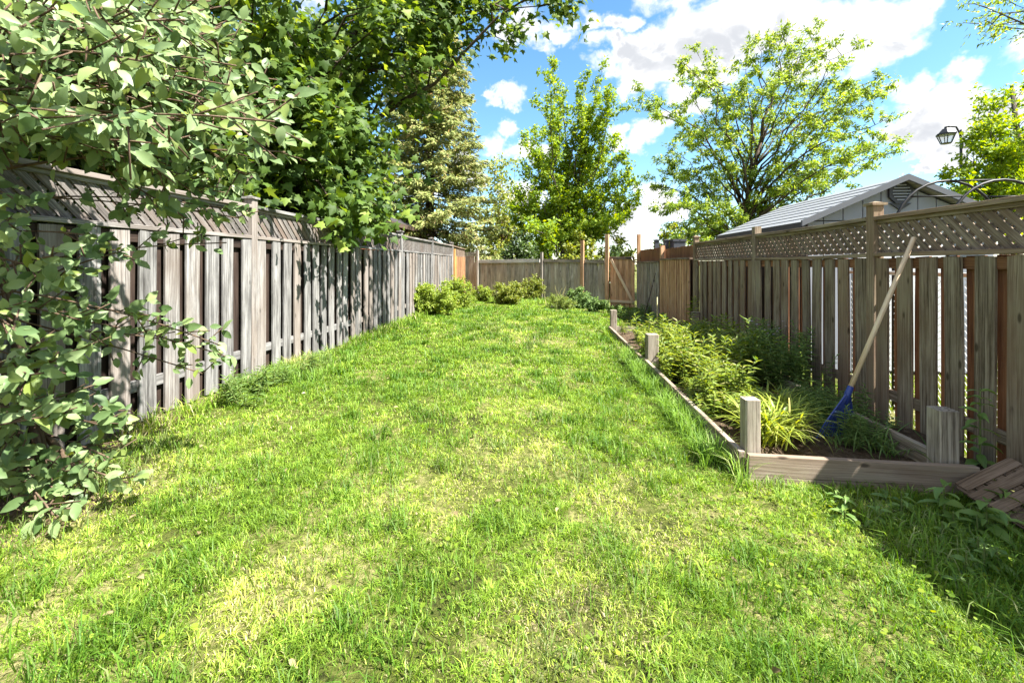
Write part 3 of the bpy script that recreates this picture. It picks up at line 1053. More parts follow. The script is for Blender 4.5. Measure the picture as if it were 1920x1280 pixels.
L_MAPLE = leaf_mat('maple_leaves', (0.032, 0.070, 0.012), (0.105, 0.180, 0.028), 0.42, 0.55, 0.25, rim=(0.25, 0.33, 0.06))
L_MAPLE1 = leaf_mat('maple_leaf', (0.035, 0.07, 0.014), (0.10, 0.16, 0.03), 0.38, 0.55, 0.25, single=True, rim=(0.20, 0.26, 0.05))
L_SHRUB = leaf_mat('shrub_leaves', (0.065, 0.125, 0.038), (0.24, 0.33, 0.14), 0.32, 0.48, 0.4, rim=(0.20, 0.26, 0.05))
L_SHRUB1 = leaf_mat('shrub_leaf', (0.08, 0.145, 0.048), (0.28, 0.37, 0.18), 0.32, 0.46, 0.4, single=True, rim=(0.20, 0.27, 0.05))
L_SPRUCE = leaf_mat('spruce_needles', (0.10, 0.145, 0.04), (0.31, 0.345, 0.115), 0.25, 0.6, 0.2, rim=(0.40, 0.30, 0.15))
L_BRIGHT = leaf_mat('bright_leaves', (0.09, 0.175, 0.02), (0.24, 0.35, 0.04), 0.48, 0.55, 0.2, rim=(0.30, 0.36, 0.045))
L_LOCUST = leaf_mat('locust_leaves', (0.08, 0.155, 0.022), (0.22, 0.325, 0.055), 0.48, rim=(0.34, 0.40, 0.09))
L_DEEP = leaf_mat('deep_green_leaves', (0.028, 0.055, 0.014), (0.075, 0.125, 0.028), 0.3)
L_YELLOW = leaf_mat('yellow_green_leaves', (0.11, 0.16, 0.02), (0.24, 0.29, 0.045), 0.42, rim=(0.34, 0.32, 0.10))
L_GOLD = leaf_mat('weed_leaves', (0.085, 0.15, 0.022), (0.22, 0.29, 0.05), 0.38, rim=(0.33, 0.33, 0.14))
L_WEED = leaf_mat('dark_weed_leaves', (0.07, 0.135, 0.038), (0.19, 0.29, 0.085), 0.36, 0.5, 0.25)
L_LIME = leaf_mat('lime_leaves', (0.11, 0.18, 0.02), (0.27, 0.36, 0.05), 0.42, 0.5, 0.25, rim=(0.38, 0.42, 0.12))
L_WEED1 = leaf_mat('shade_lift_weed_leaf', (0.11, 0.20, 0.045), (0.22, 0.34, 0.09), 0.32, single=True)  # leaf colour lightened to lift the fence's shadow on the lawn

# ------------------------------------------------------------------ trees
# big maple beyond the left fence
rng = np.random.default_rng(1)
mb_ = np.array([-6.2, 8.2, hz(-6.2, 8.2)])
trunk = np.array([mb_, mb_ + [.1, 0, 1.6], mb_ + [.1, .1, 3.2], mb_ + [.25, 0, 5.0], mb_ + [.2, .1, 7.0]])
tips = []
for px, py, d in [(1010, 12, 6.6), (960, -10, 6.8), (925, 62, 7.2), (1030, -30, 6.2), (890, 30, 7.6), (660, 260, 7.0), (660, 345, 7.2), (718, 405, 6.7), (680, 408, 6.6),
                  (650, 370, 6.3), (600, 345, 6.0), (560, 150, 5.6), (620, 215, 6.0), (640, 250, 6.5), (530, 330, 5.9), (470, 60, 5.4), (430, 20, 5.2), (520, 40, 5.6), (610, 20, 5.8),
                  (660, 90, 6.2), (660, 120, 6.8), (735, 30, 7.0), (770, 20, 7.4), (700, 20, 6.4), (800, -20, 7.0), (870, -30, 7.2), (560, 250, 5.8), (500, 200, 5.6),
                  (450, 260, 5.3), (480, 330, 5.3), (400, 150, 5.0), (420, 330, 5.2), (350, 60, 4.9), (300, 200, 4.9), (610, 300, 6.2), (645, 330, 6.8), (590, 400, 6.6), (650, 180, 7.6),
                  (580, 90, 7.4), (500, 130, 7.2), (650, 190, 7.6), (650, 330, 8.2), (620, 270, 8.4), (540, 230, 8.6), (380, 250, 6.4), (330, 330, 6.0),
                  (505, 290, 7.0), (250, 120, 5.4), (180, 230, 5.2), (100, 100, 5.0), (680, 60, 8.0), (600, 150, 8.4)]:
    tips.append(at(px, py, d))
tips += shell_tips(rng, mb_ + [-.9, 0, 6.0], (3.0, 3.4, 4.0), 30, .5)
poly, TS, TD, TL = limb_tree(rng, trunk, .24, tips, .35, .8, 8, 1.25, 6, .55, .16, .05, .25, .35, .6)
make_tree('maple_tree', 'large dark green maple hanging over the grey lattice fence', 'tree', mb_, poly, TS, TD, TL, 9, .135, T_MAPLE, L_MAPLE, B_DARK, rng, .09, droop=.55,
          single=L_MAPLE1, key='maple', spread=.9)

# spruce beyond the far left corner
rng = np.random.default_rng(2)
sb = at(806, 495, 19.0)
sb[2] = hz(sb[0], sb[1])
SH = 15.8
poly = [(np.array([sb, sb + [0, 0, SH * .5], sb + [0, 0, SH]]), np.array([.24, .15, .02]), 8)]
TS, TD, TL = [], [], []
zz = 0.9
while zz < SH - .2:
    q = zz / SH
    L = (3.65 * (1 - q) ** .85 + .12) * (.80 if q < .12 else 1)
    nbz = 7 if q < .75 else 5
    ph = rng.uniform(0, 6.28)
    for k in range(nbz):
        a = ph + k * 6.283 / nbz + rng.normal(0, .2)
        ln = L * rng.uniform(.72, 1.08)
        od = np.array([math.cos(a), math.sin(a), 0])
        dro = -.30 + .45 * q
        p0 = sb + [0, 0, zz + rng.uniform(-.1, .1)]
        p2 = p0 + od * ln + np.array([0, 0, ln * (dro + rng.normal(0, .06))])
        p1 = p0 + od * ln * .55 + np.array([0, 0, ln * (dro * .9)])
        b = bez(p0, p1, p2 + [0, 0, ln * .06], 6)
        poly.append((b, np.linspace(.035 * (1 - q) + .012, .006, 6), 4))
        nsp = int(6 + ln * 8.5)
        for s in range(nsp):
            u = .18 + .82 * (s + rng.random()) / nsp
            f = u * 5
            j = min(int(f), 4)
            st = b[j] + (b[j + 1] - b[j]) * (f - j)
            sd = np.array([-od[1], od[0], 0]) * rng.choice([-1, 1])
            d = norm(od * .65 + sd * rng.uniform(.3, 1.0) + np.array([0, 0, rng.uniform(-.45, .05)]))
            TS.append(st)
            TD.append(d)
            TL.append((.28 + .55 * (1 - u)) * rng.uniform(.7, 1.2) * (1 - .45 * q))
    zz += .30 * (1 - .45 * q) * rng.uniform(.85, 1.15)
TS, TD, TL = np.array(TS), np.array(TD), np.array(TL)
root = thing('spruce_tree', sb, 'tall spruce with drooping tan tipped branches behind the far left fence corner', 'tree')
link('trunk', wood_mesh('trunk', poly, B_DARK, sb), root)
per = 13
idx = np.repeat(np.arange(len(TS)), per)
n = len(idx)
P = TS[idx] + TD[idx] * TL[idx][:, None] * rng.random(n)[:, None] + rng.normal(0, .03, (n, 3))
A = norm(TD[idx] + rng.normal(0, .42, (n, 3)) - np.array([0, 0, .22]))
link('crown', leaves_mesh('crown', P, A, norm(np.array([.45, -.55, .7]) + rng.normal(0, .4, (n, 3))), rng.uniform(.13, .26, n), (T_NEEDLE[0] * [2.0, 1, 1], T_NEEDLE[1]), L_SPRUCE, rng, sb), root)

# young maple beyond the back fence
rng = np.random.default_rng(3)
yb = at(1058, 495, 20.0)
yb[2] = hz(yb[0], yb[1])
trunk = np.array([yb, yb + [0, 0, 1.3], yb + [-.05, 0, 2.2], yb + [.1, .1, 4.5], yb + [.1, .1, 7.0]])
tips = []
for px, py in [(1036, 118), (1030, 150), (1128, 128), (1140, 175), (1100, 150), (1120, 190), (1010, 195), (1050, 200), (1085, 200), (1005, 240), (1040, 240), (1075, 250), (1110, 240), (1135, 215), (1150, 195),
               (1000, 290), (985, 260), (990, 320), (1030, 300), (1060, 310), (1100, 300), (1130, 290), (1155, 260), (1165, 290), (1175, 320), (1190, 345), (1150, 330), (975, 360), (965, 385), (1000, 370),
               (1045, 360), (1080, 370), (1120, 360), (1160, 370), (1185, 385), (970, 410), (1000, 420), (1130, 405), (1170, 405), (1150, 420), (1090, 410), (1020, 400), (1060, 420), (1110, 425), (1192, 365)]:
    tips.append(at(px, py + 8, 20 + rng.normal(0, 1.4)))
poly, TS, TD, TL = limb_tree(rng, trunk, .19, tips, .12, .5, 11, .72, 6, .34, .10, .75, .02, .22, .9, .28)
make_tree('maple_tree', 'bright green young maple with upswept branches in the middle behind the back fence', 'tree', yb, poly, TS, TD, TL, 15, .14, T_DIAMOND, L_BRIGHT, B_GREY, rng, .07)

# honey locust behind the shed
rng = np.random.default_rng(4)
lb = at(1392, 495, 18.5)
lb[2] = hz(lb[0], lb[1])
trunk = np.array([lb, lb + [0, 0, 1.8], lb + [.1, 0, 3.2], lb + [.3, .1, 4.6], lb + [.8, .1, 6.6]])
tips = []
for px, py in [(1212, 180), (1200, 205), (1235, 215), (1310, 105), (1295, 130), (1285, 165), (1330, 140), (1420, 85), (1400, 110), (1440, 105), (1475, 70), (1500, 80), (1530, 60), (1525, 105), (1600, 95), (1580, 120),
               (1510, 130), (1460, 140), (1450, 175), (1570, 165), (1590, 190), (1640, 150), (1660, 165), (1630, 190), (1610, 220), (1650, 230), (1640, 270), (1660, 290), (1685, 268), (1600, 290), (1620, 310),
               (1580, 250), (1540, 220), (1500, 240), (1400, 200), (1360, 190), (1340, 220), (1320, 260), (1290, 240), (1270, 290), (1255, 310), (1240, 350), (1265, 370), (1300, 330), (1290, 400), (1270, 425),
               (1330, 300), (1380, 260), (1420, 250), (1460, 280), (1520, 290), (1550, 320), (1500, 340), (1450, 330), (1400, 320), (1350, 350), (1320, 390), (1310, 430), (1360, 400), (1420, 380), (1470, 370),
               (1540, 360), (1590, 345), (1340, 440), (1380, 430), (1450, 400), (1240, 390), (1230, 340), (1300, 440), (1280, 450), (1330, 420)]:
    tips.append(at(px, py, 18.5 + rng.normal(0, 1.7)))
poly, TS, TD, TL = limb_tree(rng, trunk, .22, tips, .25, .72, 6, 1.05, 5, .42, .20, .12, .16, .48, .35, .24)
make_tree('honey_locust_tree', 'airy yellow green tree with feathery sprays and dark limbs behind the grey shed roof', 'tree', lb, poly, TS, TD, TL, 22, .15, (T_LANCE[0] * [1.9, 1, 1], T_LANCE[1]), L_LOCUST, B_DARK, rng, .05, droop=.30)

# tree beyond the street lamp
rng = np.random.default_rng(5)
rb = at(1905, 495, 11.0)
rb[2] = hz(rb[0], rb[1])
trunk = np.array([rb, rb + [0, 0, 2.0], rb + [.1, 0, 4.0], rb + [0, .1, 6.0]])
tips = []
for px, py in [(1835, 215), (1850, 200), (1880, 190), (1910, 180), (1850, 240), (1855, 262), (1825, 285), (1795, 330), (1790, 355), (1830, 310), (1860, 260), (1880, 290), (1900, 240), (1860, 340), (1900, 330), (1920, 280),
               (1840, 370), (1800, 385), (1890, 380), (1940, 220), (1970, 250), (1960, 320), (2000, 380), (2030, 300), (1980, 190), (1930, 360), (1815, 350), (1850, 385), (1840, 290)]:
    tips.append(at(px, py, 11.0 + rng.normal(0, .6)))
poly, TS, TD, TL = limb_tree(rng, trunk, .15, tips, .2, .7, 7, .62, 5, .3, .12, .15, .15, .35, .55, .28)
make_tree('maple_tree', 'round green maple behind the black street lamp and metal arch', 'tree', rb, poly, TS, TD, TL, 15, .10, T_DIAMOND, L_BRIGHT, B_GREY, rng, .045)

# a tree off to the right whose branch tip reaches into the upper corner
rng = np.random.default_rng(6)
ob = np.array([11.5, 8.0, hz(11.5, 8.0)])
trunk = np.array([ob, ob + [0, 0, 2.0], ob + [-.1, 0, 4.0], ob + [-.1, 0, 6.2]])
tips = [at(px, py, d) for px, py, d in [(1850, 15, 8.2), (1835, 45, 8.3), (1880, 25, 8.4), (1905, 10, 8.6), (1870, -10, 8.3), (1915, 45, 8.8), (1890, -30, 8.6), (1960, 0, 9.0), (1960, 60, 9.3), (2050, 30, 9.2)]]
tips += shell_tips(rng, ob + [.6, .5, 6.0], (2.6, 2.6, 2.2), 24, .5, -.5)
poly, TS, TD, TL = limb_tree(rng, trunk, .16, tips, .6, .9, 5, .55, 4, .3, .08, .1, .1, .6, .4)
make_tree('honey_locust_tree', 'sparse tree whose feathery branch tip reaches into the upper right sky', 'tree', ob, poly, TS, TD, TL, 8, .10, (T_LANCE[0] * [1.6, 1, 1], T_LANCE[1]), L_LOCUST, B_DARK, rng, .05)

# background trees and shrubs behind the back fence
rng = np.random.default_rng(8)


def bush(name, label, cat, px, d, wpx, top_py, mat, size=.12, n=26, group=None, per=8, base_py=None, depth=1.0, tmpl=T_DIAMOND, tw=4, barkm=B_TWIG, sec=5):
    b = at(px, 495, d)
    b[2] = hz(b[0], b[1])
    topz = CZ + (495 - top_py) / F * d
    rx = wpx / F * d / 2
    hh = topz - b[2]
    trunk = np.array([b, b + [0, 0, hh * .25], b + [0, 0, hh * .5]])
    tips = []
    for _ in range(n):
        v = norm(rng.normal(0, 1, 3))
        tips.append(b + np.array([v[0] * rx * .85, v[1] * rx * .8 * depth, hh * (.50 + .42 * v[2])]))
    poly, TS, TD, TL = limb_tree(rng, trunk, max(.012, hh * .012), tips, .1, .5, sec, hh * .16, tw, hh * .085, .1, .3, .05, .3, .8, .5)
    return make_tree(name, label, cat, b, poly, TS, TD, TL, per, size, tmpl, mat, barkm, rng, size * .4, group=group, crown='foliage', trunk='stem')


bush('leafy_tree', 'pale green far tree peeping out between the spruce and the young maple', 'tree', 940, 30.0, 90, 285, L_YELLOW, .22, 30)
bush('evergreen_shrub', 'dark evergreen shrub behind the back fence under the spruce', 'shrub', 975, 19.0, 70, 432, L_DEEP, .14, 26)
bush('leafy_shrub', 'mid green shrub left of the young maple trunk behind the back fence', 'shrub', 1015, 24.0, 70, 420, L_BRIGHT, .16, 24)
bush('leafy_shrub', 'yellow green bush right of the young maple trunk behind the back fence', 'shrub', 1088, 18.0, 70, 440, L_YELLOW, .14, 28)
bush('leafy_shrub', 'yellow green bush between the two tall gate posts behind the fence', 'shrub', 1158, 18.5, 66, 442, L_YELLOW, .14, 26)
bush('evergreen_shrub', 'small dark shrub just behind the left gate post', 'shrub', 1150, 16.3, 34, 462, L_DEEP, .10, 14)
bush('leafy_shrub', 'golden leaved shrub below the feathery tree behind the cedar fence', 'shrub', 1262, 16.5, 50, 425, L_YELLOW, .13, 20)
bush('leafy_tree', 'broad hedge-like tree far behind the grey fence at the left edge', 'tree', 120, 7.2, 700, -40, L_DEEP, .15, 60, per=12, sec=8, tw=6)

# ------------------------------------------------------------------ brick house beyond the left fence
hx0, hx1, hy0, hy1 = -12.5, -5.75, 12.2, 20.0
hg = hz(-8, 14)
EZ = CZ + 1.45
house = thing('brick_house', ((hx0 + hx1) / 2, hy0, hg), 'orange brick house with dark roof half hidden behind the big maple', 'house')
Q = lambda x, y, z: (x - house.location.x, y - house.location.y, z - hg)
mb = MB()
for lo, hi in (((hx0, hy0, hg - .1), (hx1, hy0 + .25, EZ)), ((hx1 - .25, hy0 + .25, hg - .1), (hx1, hy1, EZ)), ((hx0, hy0 + .25, hg - .1), (hx0 + .25, hy1, EZ)), ((hx0 + .25, hy1 - .25, hg - .1), (hx1 - .25, hy1, EZ))):
    mb.box(Q(*lo), Q(*hi))
link('wall', mb.mesh('wall', M_BRICK), house)
ov = .5
xm = (hx0 + hx1) / 2
rz_ = EZ + 2.3
e = [Q(hx0 - ov, hy0 - ov, EZ + .02), Q(hx1 + ov, hy0 - ov, EZ + .02), Q(hx1 + ov, hy1 + ov, EZ + .02), Q(hx0 - ov, hy1 + ov, EZ + .02), Q(xm, hy0 + 2.8, rz_), Q(xm, hy1 - 2.8, rz_)]
roof = link('roof', MB().add(e, [(0, 1, 4), (1, 2, 5, 4), (2, 3, 5), (3, 0, 4, 5), (3, 2, 1, 0)]).mesh('roof', M_ROOFING), house)
mb = MB()
for lo, hi in (((hx0 - ov, hy0 - ov - .02, EZ - .14), (hx1 + ov, hy0 - ov + .02, EZ + .01)), ((hx1 + ov - .02, hy0 - ov + .025, EZ - .14), (hx1 + ov + .02, hy1 + ov, EZ + .01))):
    mb.box(Q(*lo), Q(*hi))
link('fascia', mb.mesh('fascia', M_FASCIA), house)
for wx in (-8.3, -6.2):
    o = link('window', MB().box(Q(wx - .5, hy0 - .03, hg + 1.1), Q(wx + .5, hy0 - .004, hg + 2.3)).mesh('window', M_SHED), house)
    link('pane', MB().box((wx - .44 - house.location.x, -.04, 1.16), (wx + .44 - house.location.x, -.032, 2.24)).mesh('pane', M_PANE), o)

# ------------------------------------------------------------------ grey plastic shed
SD, SL = 5.5, 2.75
shed_y = yR(SD) + .1
scx = at(1690, 332, SD)[0]
hw = 1.235
zr = CZ + 163 / F * SD
ze = CZ + 79 / F * SD
sg = hz(scx, shed_y)
shed = thing('garden_shed', (scx, shed_y, sg), 'grey plastic garden shed with octagonal gable vent behind the brown fence', 'shed')
Q = lambda x, y, z: (x, y, z - sg)
wl = hw - .10
wt = ze - .02
mb = MB()
ridge_in = zr - .05
sl = (zr - ze) / hw
# wall body (pentagon) as an extruded closed prism
pts = [(-wl, sg), (wl, sg), (wl, zr - sl * wl - .05), (0, ridge_in), (-wl, zr - sl * wl - .05)]
f_ = [Q(x, .08, z) for x, z in pts]
b_ = [Q(x, SL - .08, z) for x, z in pts]
mb.add(f_ + b_, [(0, 1, 2, 3, 4), (9, 8, 7, 6, 5)] + [(i, i + 5, (i + 1) % 5 + 5, (i + 1) % 5) for i in range(5)])
link('wall', mb.mesh('wall', M_SHED_TRIM), shed)
# wall panels on the gable front, separated by dark joints
xs = [-wl + .02, -.92, -.68, -.44, -.22, .22, .44, .68, .92, wl - .02]
for i in range(len(xs) - 1):
    xa, xb = xs[i] + .006, xs[i + 1] - .006
    za, zb_ = zr - sl * abs(xa) - .075, zr - sl * abs(xb) - .075
    zm = zr - .075
    for lo, hi_a, hi_b in ((ze + .03, za, zb_), (sg + .03, ze + .015, ze + .015)):
        if min(hi_a, hi_b) < lo + .01:
            hi_a, hi_b = max(hi_a, lo + .012), max(hi_b, lo + .012)
        vs = [Q(xa, .055, lo), Q(xb, .055, lo), Q(xb, .055, hi_b), Q(xa, .055, hi_a), Q(xa, .082, lo), Q(xb, .082, lo), Q(xb, .082, hi_b), Q(xa, .082, hi_a)]
        if xa < 0 < xb and hi_a > ze + .02:
            vs = [Q(xa, .055, lo), Q(xb, .055, lo), Q(xb, .055, hi_b), Q(0, .055, zm), Q(xa, .055, hi_a), Q(xa, .082, lo), Q(xb, .082, lo), Q(xb, .082, hi_b), Q(0, .082, zm), Q(xa, .082, hi_a)]
            link('wall_panel', MB().add(vs, [(0, 1, 2, 3, 4)] + [(i_, i_ + 5, (i_ + 1) % 5 + 5, (i_ + 1) % 5) for i_ in range(5)]).mesh('wall_panel', M_SHED), shed)
        else:
            link('wall_panel', MB().add(vs, [(0, 1, 2, 3), (4, 7, 6, 5), (0, 4, 5, 1), (1, 5, 6, 2), (2, 6, 7, 3), (3, 7, 4, 0)]).mesh('wall_panel', M_SHED), shed)
# roof: overlapping panels running along the ridge on each slope
ncr = 8
for sgn in (-1, 1):
    for k in range(ncr):
        u0, u1 = k / ncr, (k + 1) / ncr
        x0, x1 = sgn * hw * u0, sgn * hw * u1
        z0, z1 = zr - (zr - ze) * u0, zr - (zr - ze) * u1
        th = .03
        vs = [Q(x0, -.06, z0 - .004), Q(x1, -.06, z1 + .007), Q(x1, SL, z1 + .007), Q(x0, SL, z0 - .004), Q(x0, -.06, z0 - .004 - th), Q(x1, -.06, z1 + .007 - th - .006), Q(x1, SL, z1 + .007 - th - .006), Q(x0, SL, z0 - .004 - th)]
        link('roof_panel', MB().add(vs, [(0, 1, 2, 3), (7, 6, 5, 4), (0, 4, 5, 1), (1, 5, 6, 2), (2, 6, 7, 3), (3, 7, 4, 0)]).mesh('roof_panel', M_SHED_ROOF), shed)
    # fascia along the eave and barge board on the front rake
    xe = sgn * (hw + .012)
    link('fascia', MB().box(Q(min(xe, xe - sgn * .03), -.07, ze - .085), Q(max(xe, xe - sgn * .03), SL, ze + .004)).mesh('fascia', M_SHED_TRIM), shed)
    vs = []
    for yy in (-.095, -.062):
        vs += [Q(0, yy, zr + .02), Q(0, yy, zr - .055), Q(sgn * (hw + .03), yy, ze - .055), Q(sgn * (hw + .03), yy, ze + .02)]
    link('barge_board', MB().add(vs, [(0, 1, 2, 3), (7, 6, 5, 4), (0, 4, 5, 1), (1, 5, 6, 2), (2, 6, 7, 3), (3, 7, 4, 0)]).mesh('barge_board', plain('shed_barge_plastic', (.09, .096, .112), .5, .4, .06, 5)), shed)
# octagonal vent with five louvres
vz = zr - .195
vr = .155
mb = MB()
n8 = 8
ring = []
for rr, yy in ((vr, .054), (vr, .02), (vr * .72, .02), (vr * .72, .05)):
    ring += [Q(rr * math.cos(PI / 8 + k * PI / 4), yy, vz + rr * math.sin(PI / 8 + k * PI / 4)) for k in range(n8)]
fs = []
for a in range(3):
    for k in range(n8):
        k2 = (k + 1) % n8
        fs.append((a * 8 + k, a * 8 + k2, a * 8 + 8 + k2, a * 8 + 8 + k))
fs.append(tuple(24 + k for k in range(8)))
vent = link('vent', mb.add(ring, fs).mesh('vent', M_SHED_TRIM), shed)
for k in range(6):
    zc = vz - vr * .60 + k * vr * .24
    hwid = math.sqrt(max(.001, (vr * .70) ** 2 - (zc - vz) ** 2))
    link('louvre', MB().box(Q(-hwid, .015, zc - .008), Q(hwid, .045, zc + .008)).mesh('louvre', M_SHED), vent)
# keystone under the vent
link('vent_trim', MB().add([Q(-.13, .03, vz - vr * .88), Q(.13, .03, vz - vr * .88), Q(0, .03, vz - vr * 1.45), Q(-.13, .052, vz - vr * .88), Q(.13, .052, vz - vr * .88), Q(0, .052, vz - vr * 1.45)],
                           [(0, 2, 1), (3, 4, 5), (0, 1, 4, 3), (1, 2, 5, 4), (2, 0, 3, 5)]).mesh('vent_trim', M_SHED_TRIM), shed)
mb = MB()
mb.box(Q(-.52, .03, sg + .05), Q(-.012, .0545, ze - .12)).box(Q(.012, .03, sg + .05), Q(.52, .0545, ze - .12))
link('door', mb.mesh('door', plain('shed_door_plastic', (.50, .52, .56), .6, .3, .05, 3)), shed)

# ------------------------------------------------------------------ metal garden arch
pa = at(1776, 339, 4.25)
pb = at(1882, 337, 4.10)
ag = hz(pa[0], pa[1])
arch = thing('garden_arch', (pa[0], pa[1], ag), 'black metal garden arch of two round hoops rising above the brown lattice fence', 'garden arch')
AR = .53


def hoop(c, r):
    c = np.array(c)
    zc = c[2] - r
    ax = np.array([CT, ST, 0])
    pts = [c * [1, 1, 0] + ax * (-r) + [0, 0, ag]]
    for k in range(17):
        a = PI - PI * k / 16
        pts.append(c * [1, 1, 0] + ax * r * math.cos(a) + [0, 0, zc + r * math.sin(a)])
    pts.append(c * [1, 1, 0] + ax * r + [0, 0, ag])
    return np.array(pts)


ao = np.array([pa[0], pa[1], ag])
for c in (pa, pb):
    h_ = hoop(c, AR)
    link('hoop', MB().tube(h_ - ao, 0.013, 8).mesh('hoop', M_BLACK, True), arch)
for fr_, to in ((9, 9), (13, 13), (5, 5), (2, 2), (16, 16)):
    a_, b_ = hoop(pa, AR)[fr_], hoop(pb, AR)[to]
    link('cross_bar', MB().tube(np.array([a_, b_]) - ao, 0.008, 6).mesh('cross_bar', M_BLACK, True), arch)

# ------------------------------------------------------------------ street lamp
ld = 12.0
lp = at(1803, 300, ld)
lg = hz(lp[0], lp[1])
lamp = thing('street_lamp', (lp[0], lp[1], lg), 'black lantern street lamp on a grey pole rising beyond the shed', 'street lamp')
lc = at(1774, 256, ld)
ztop = CZ + (495 - 240) / F * ld - lg
mb = MB()
mb.tube([(0, 0, 0), (0, 0, ztop * .5), (0, 0, ztop - .05)], [.06, .05, .04], 10)
link('pole', mb.mesh('pole', plain('lamp_pole_grey', (.05, .052, .06), .5, .4, .1, 4), True), lamp)
lx, ly = lc[0] - lp[0], lc[1] - lp[1]
zl = CZ + (495 - 252) / F * ld - lg
mb = MB()
mb.tube([(0, 0, ztop - .45), (lx * .12, ly * .12, ztop - .15), (lx * .35, ly * .35, ztop + .03), (lx * .7, ly * .7, ztop + .04), (lx, ly, zl + .20)], .024, 6)
link('arm', mb.mesh('arm', M_DARK, True), lamp)
mb = MB()


def frust(mb, z0, r0, z1, r1, n=6):
    vs = [(lx + r0 * math.cos(2 * PI * k / n), ly + r0 * math.sin(2 * PI * k / n), z0) for k in range(n)] + [(lx + r1 * math.cos(2 * PI * k / n), ly + r1 * math.sin(2 * PI * k / n), z1) for k in range(n)]
    return mb.add(vs, [(k, (k + 1) % n, n + (k + 1) % n, n + k) for k in range(n)] + [tuple(range(n - 1, -1, -1)), tuple(range(n, 2 * n))])


frust(mb, zl - .02, .225, zl + .015, .225)
frust(mb, zl + .015, .205, zl + .15, .09)
frust(mb, zl + .15, .05, zl + .21, .04)
link('lamp_cap', mb.mesh('lamp_cap', M_DARK), lamp)
mb = MB()
frust(mb, zl - .24, .115, zl - .021, .195)
lgl = link('lamp_glass', mb.mesh('lamp_glass', M_LAMP_GLASS), lamp)
mb = MB()
for k in range(6):
    a = 2 * PI * k / 6
    mb.tube([(lx + .12 * math.cos(a), ly + .12 * math.sin(a), zl - .245), (lx + .20 * math.cos(a), ly + .20 * math.sin(a), zl - .02)], .011, 4)
frust(mb, zl - .265, .12, zl - .242, .12)
link('lantern_frame', mb.mesh('lantern_frame', M_DARK), lamp)

# ------------------------------------------------------------------ posts and bin beyond the cedar fence
for px, wdt, top, lab in ((1231, .12, 451, 'slim dark capped post behind the cedar fence nearest the gate'), (1249, .13, 451, 'dark capped post behind the cedar fence beside the grey bin')):
    p = at(px, 495, 12.4)
    g = hz(p[0], p[1])
    tp = thing('capped_post', (p[0], p[1], g), lab, 'post')
    h_ = CZ + (495 - top) / F * 12.4 - g
    post(tp, (0, 0, 0), wdt, h_, M_BINS, wdt + .045, 'shaft')
p = at(1270, 495, 12.2)
g = hz(p[0], p[1])
bn = thing('storage_bin', (p[0], p[1], g), 'slate grey box top showing above the cedar fence', 'storage bin')
h_ = CZ + 46 / F * 12.2 - g
link('body', MB().bbox((-.17, -.2, 0), (.17, .2, h_ - .06), .02).mesh('body', M_BINS), bn)
link('lid', MB().bbox((-.19, -.22, h_ - .059), (-.004, .22, h_), .01).bbox((.004, -.22, h_ - .059), (.19, .22, h_), .01).mesh('lid', M_BINS), bn)

# ------------------------------------------------------------------ chain link fence on the neighbour's side
cy0, cy1, cx = yR(1.9), yR(4.6), XR + .16
cg = hz(cx, cy0)
cl = thing('chain_link_fence', (cx, cy0, cg), 'galvanised chain link fence close behind the brown boards', 'fence')
mb = MB()
nw = int((cy1 - cy0) / .055)
for k in range(nw):
    pts = []
    for j in range(48):
        pts.append((.004 if j % 2 else -.004, k * .055 + (.0305 if j % 2 else -.0015), .03 + j * .0275))
    mb.tube(pts, .0017, 3)
tag(link('wire_mesh', mb.mesh('wire_mesh', M_WIRE), cl), kind='stuff')
for k in range(2):
    link('post', MB().tube([(.03, k * (cy1 - cy0), 0), (.03, k * (cy1 - cy0), 1.38)], .024, 8).mesh('post', M_WIRE, True), cl)
link('top_rail', MB().tube([(.03, 0, 1.35), (.03, cy1 - cy0, 1.35)], .018, 8).mesh('top_rail', M_WIRE, True), cl)

# ------------------------------------------------------------------ rake
rt = at(1714, 445, 3.40)
rj = at(1591, 735, 3.42)
rend = at(1612, 850, 3.40)
rk = thing('leaf_rake', (rj[0], rj[1], bed_z(rj[0], rj[1])), 'navy blue plastic leaf rake with pale wooden handle leaning on the brown fence', 'rake')
ro = np.array(rk.location)
hd = norm(rt - rj)
link('handle', rail_mesh(1.0, 1, 1, W_HANDLE), rk) if False else None
hm = MB().tube([(0, 0, 0), (0, 0, .5), (0, 0, 1.0)], [.0135, .0135, .0125], 10)
L_ = float(np.linalg.norm(rt - rj))
hmesh = MB().tube([(0, 0, -.02), (0, 0, L_ * .5), (0, 0, L_ - .004), (0, 0, L_)], [.018, .018, .017, .012], 10).mesh('handle', W_HANDLE, True)
o = link('handle', hmesh, rk)
o.matrix_local = Matrix.Translation(Vector(rj - ro)) @ Vector(hd).to_track_quat('Z', 'Y').to_matrix().to_4x4()
# head: socket, ribbed fan and bent tines, fan plane faces the camera's left
down = norm(-hd * .75 + np.array([0, 0, -.45]))
sidev = norm(np.array([-.80, -.45, -.30]))
sidev = norm(sidev - down * sidev.dot(down))
nrm = np.cross(sidev, down)
mb = MB()
mb.tube([rj - ro + hd * .05, rj - ro - hd * .02, rj - ro + down * .10], [.021, .024, .022], 8)
link('socket', mb.mesh('socket', M_BLUE, True), rk)
mb = MB()
nt_ = 15
FL, FW = .27, .225
fan = []
for k in range(nt_):
    u = -1 + 2 * k / (nt_ - 1)
    fan.append(u)
vs, fs = [], []
for q in (0.08, 0.4, 0.75, 1.0):
    for u in fan:
        for sgn in (-1, 1):
            wq = .022 + (FW - .022) * q
            p = rj - ro + down * (q * FL * (1 - .10 * u * u)) + sidev * (u * wq) + nrm * (.004 * sgn + .006 * math.cos(u * 14))
            vs.append(p)
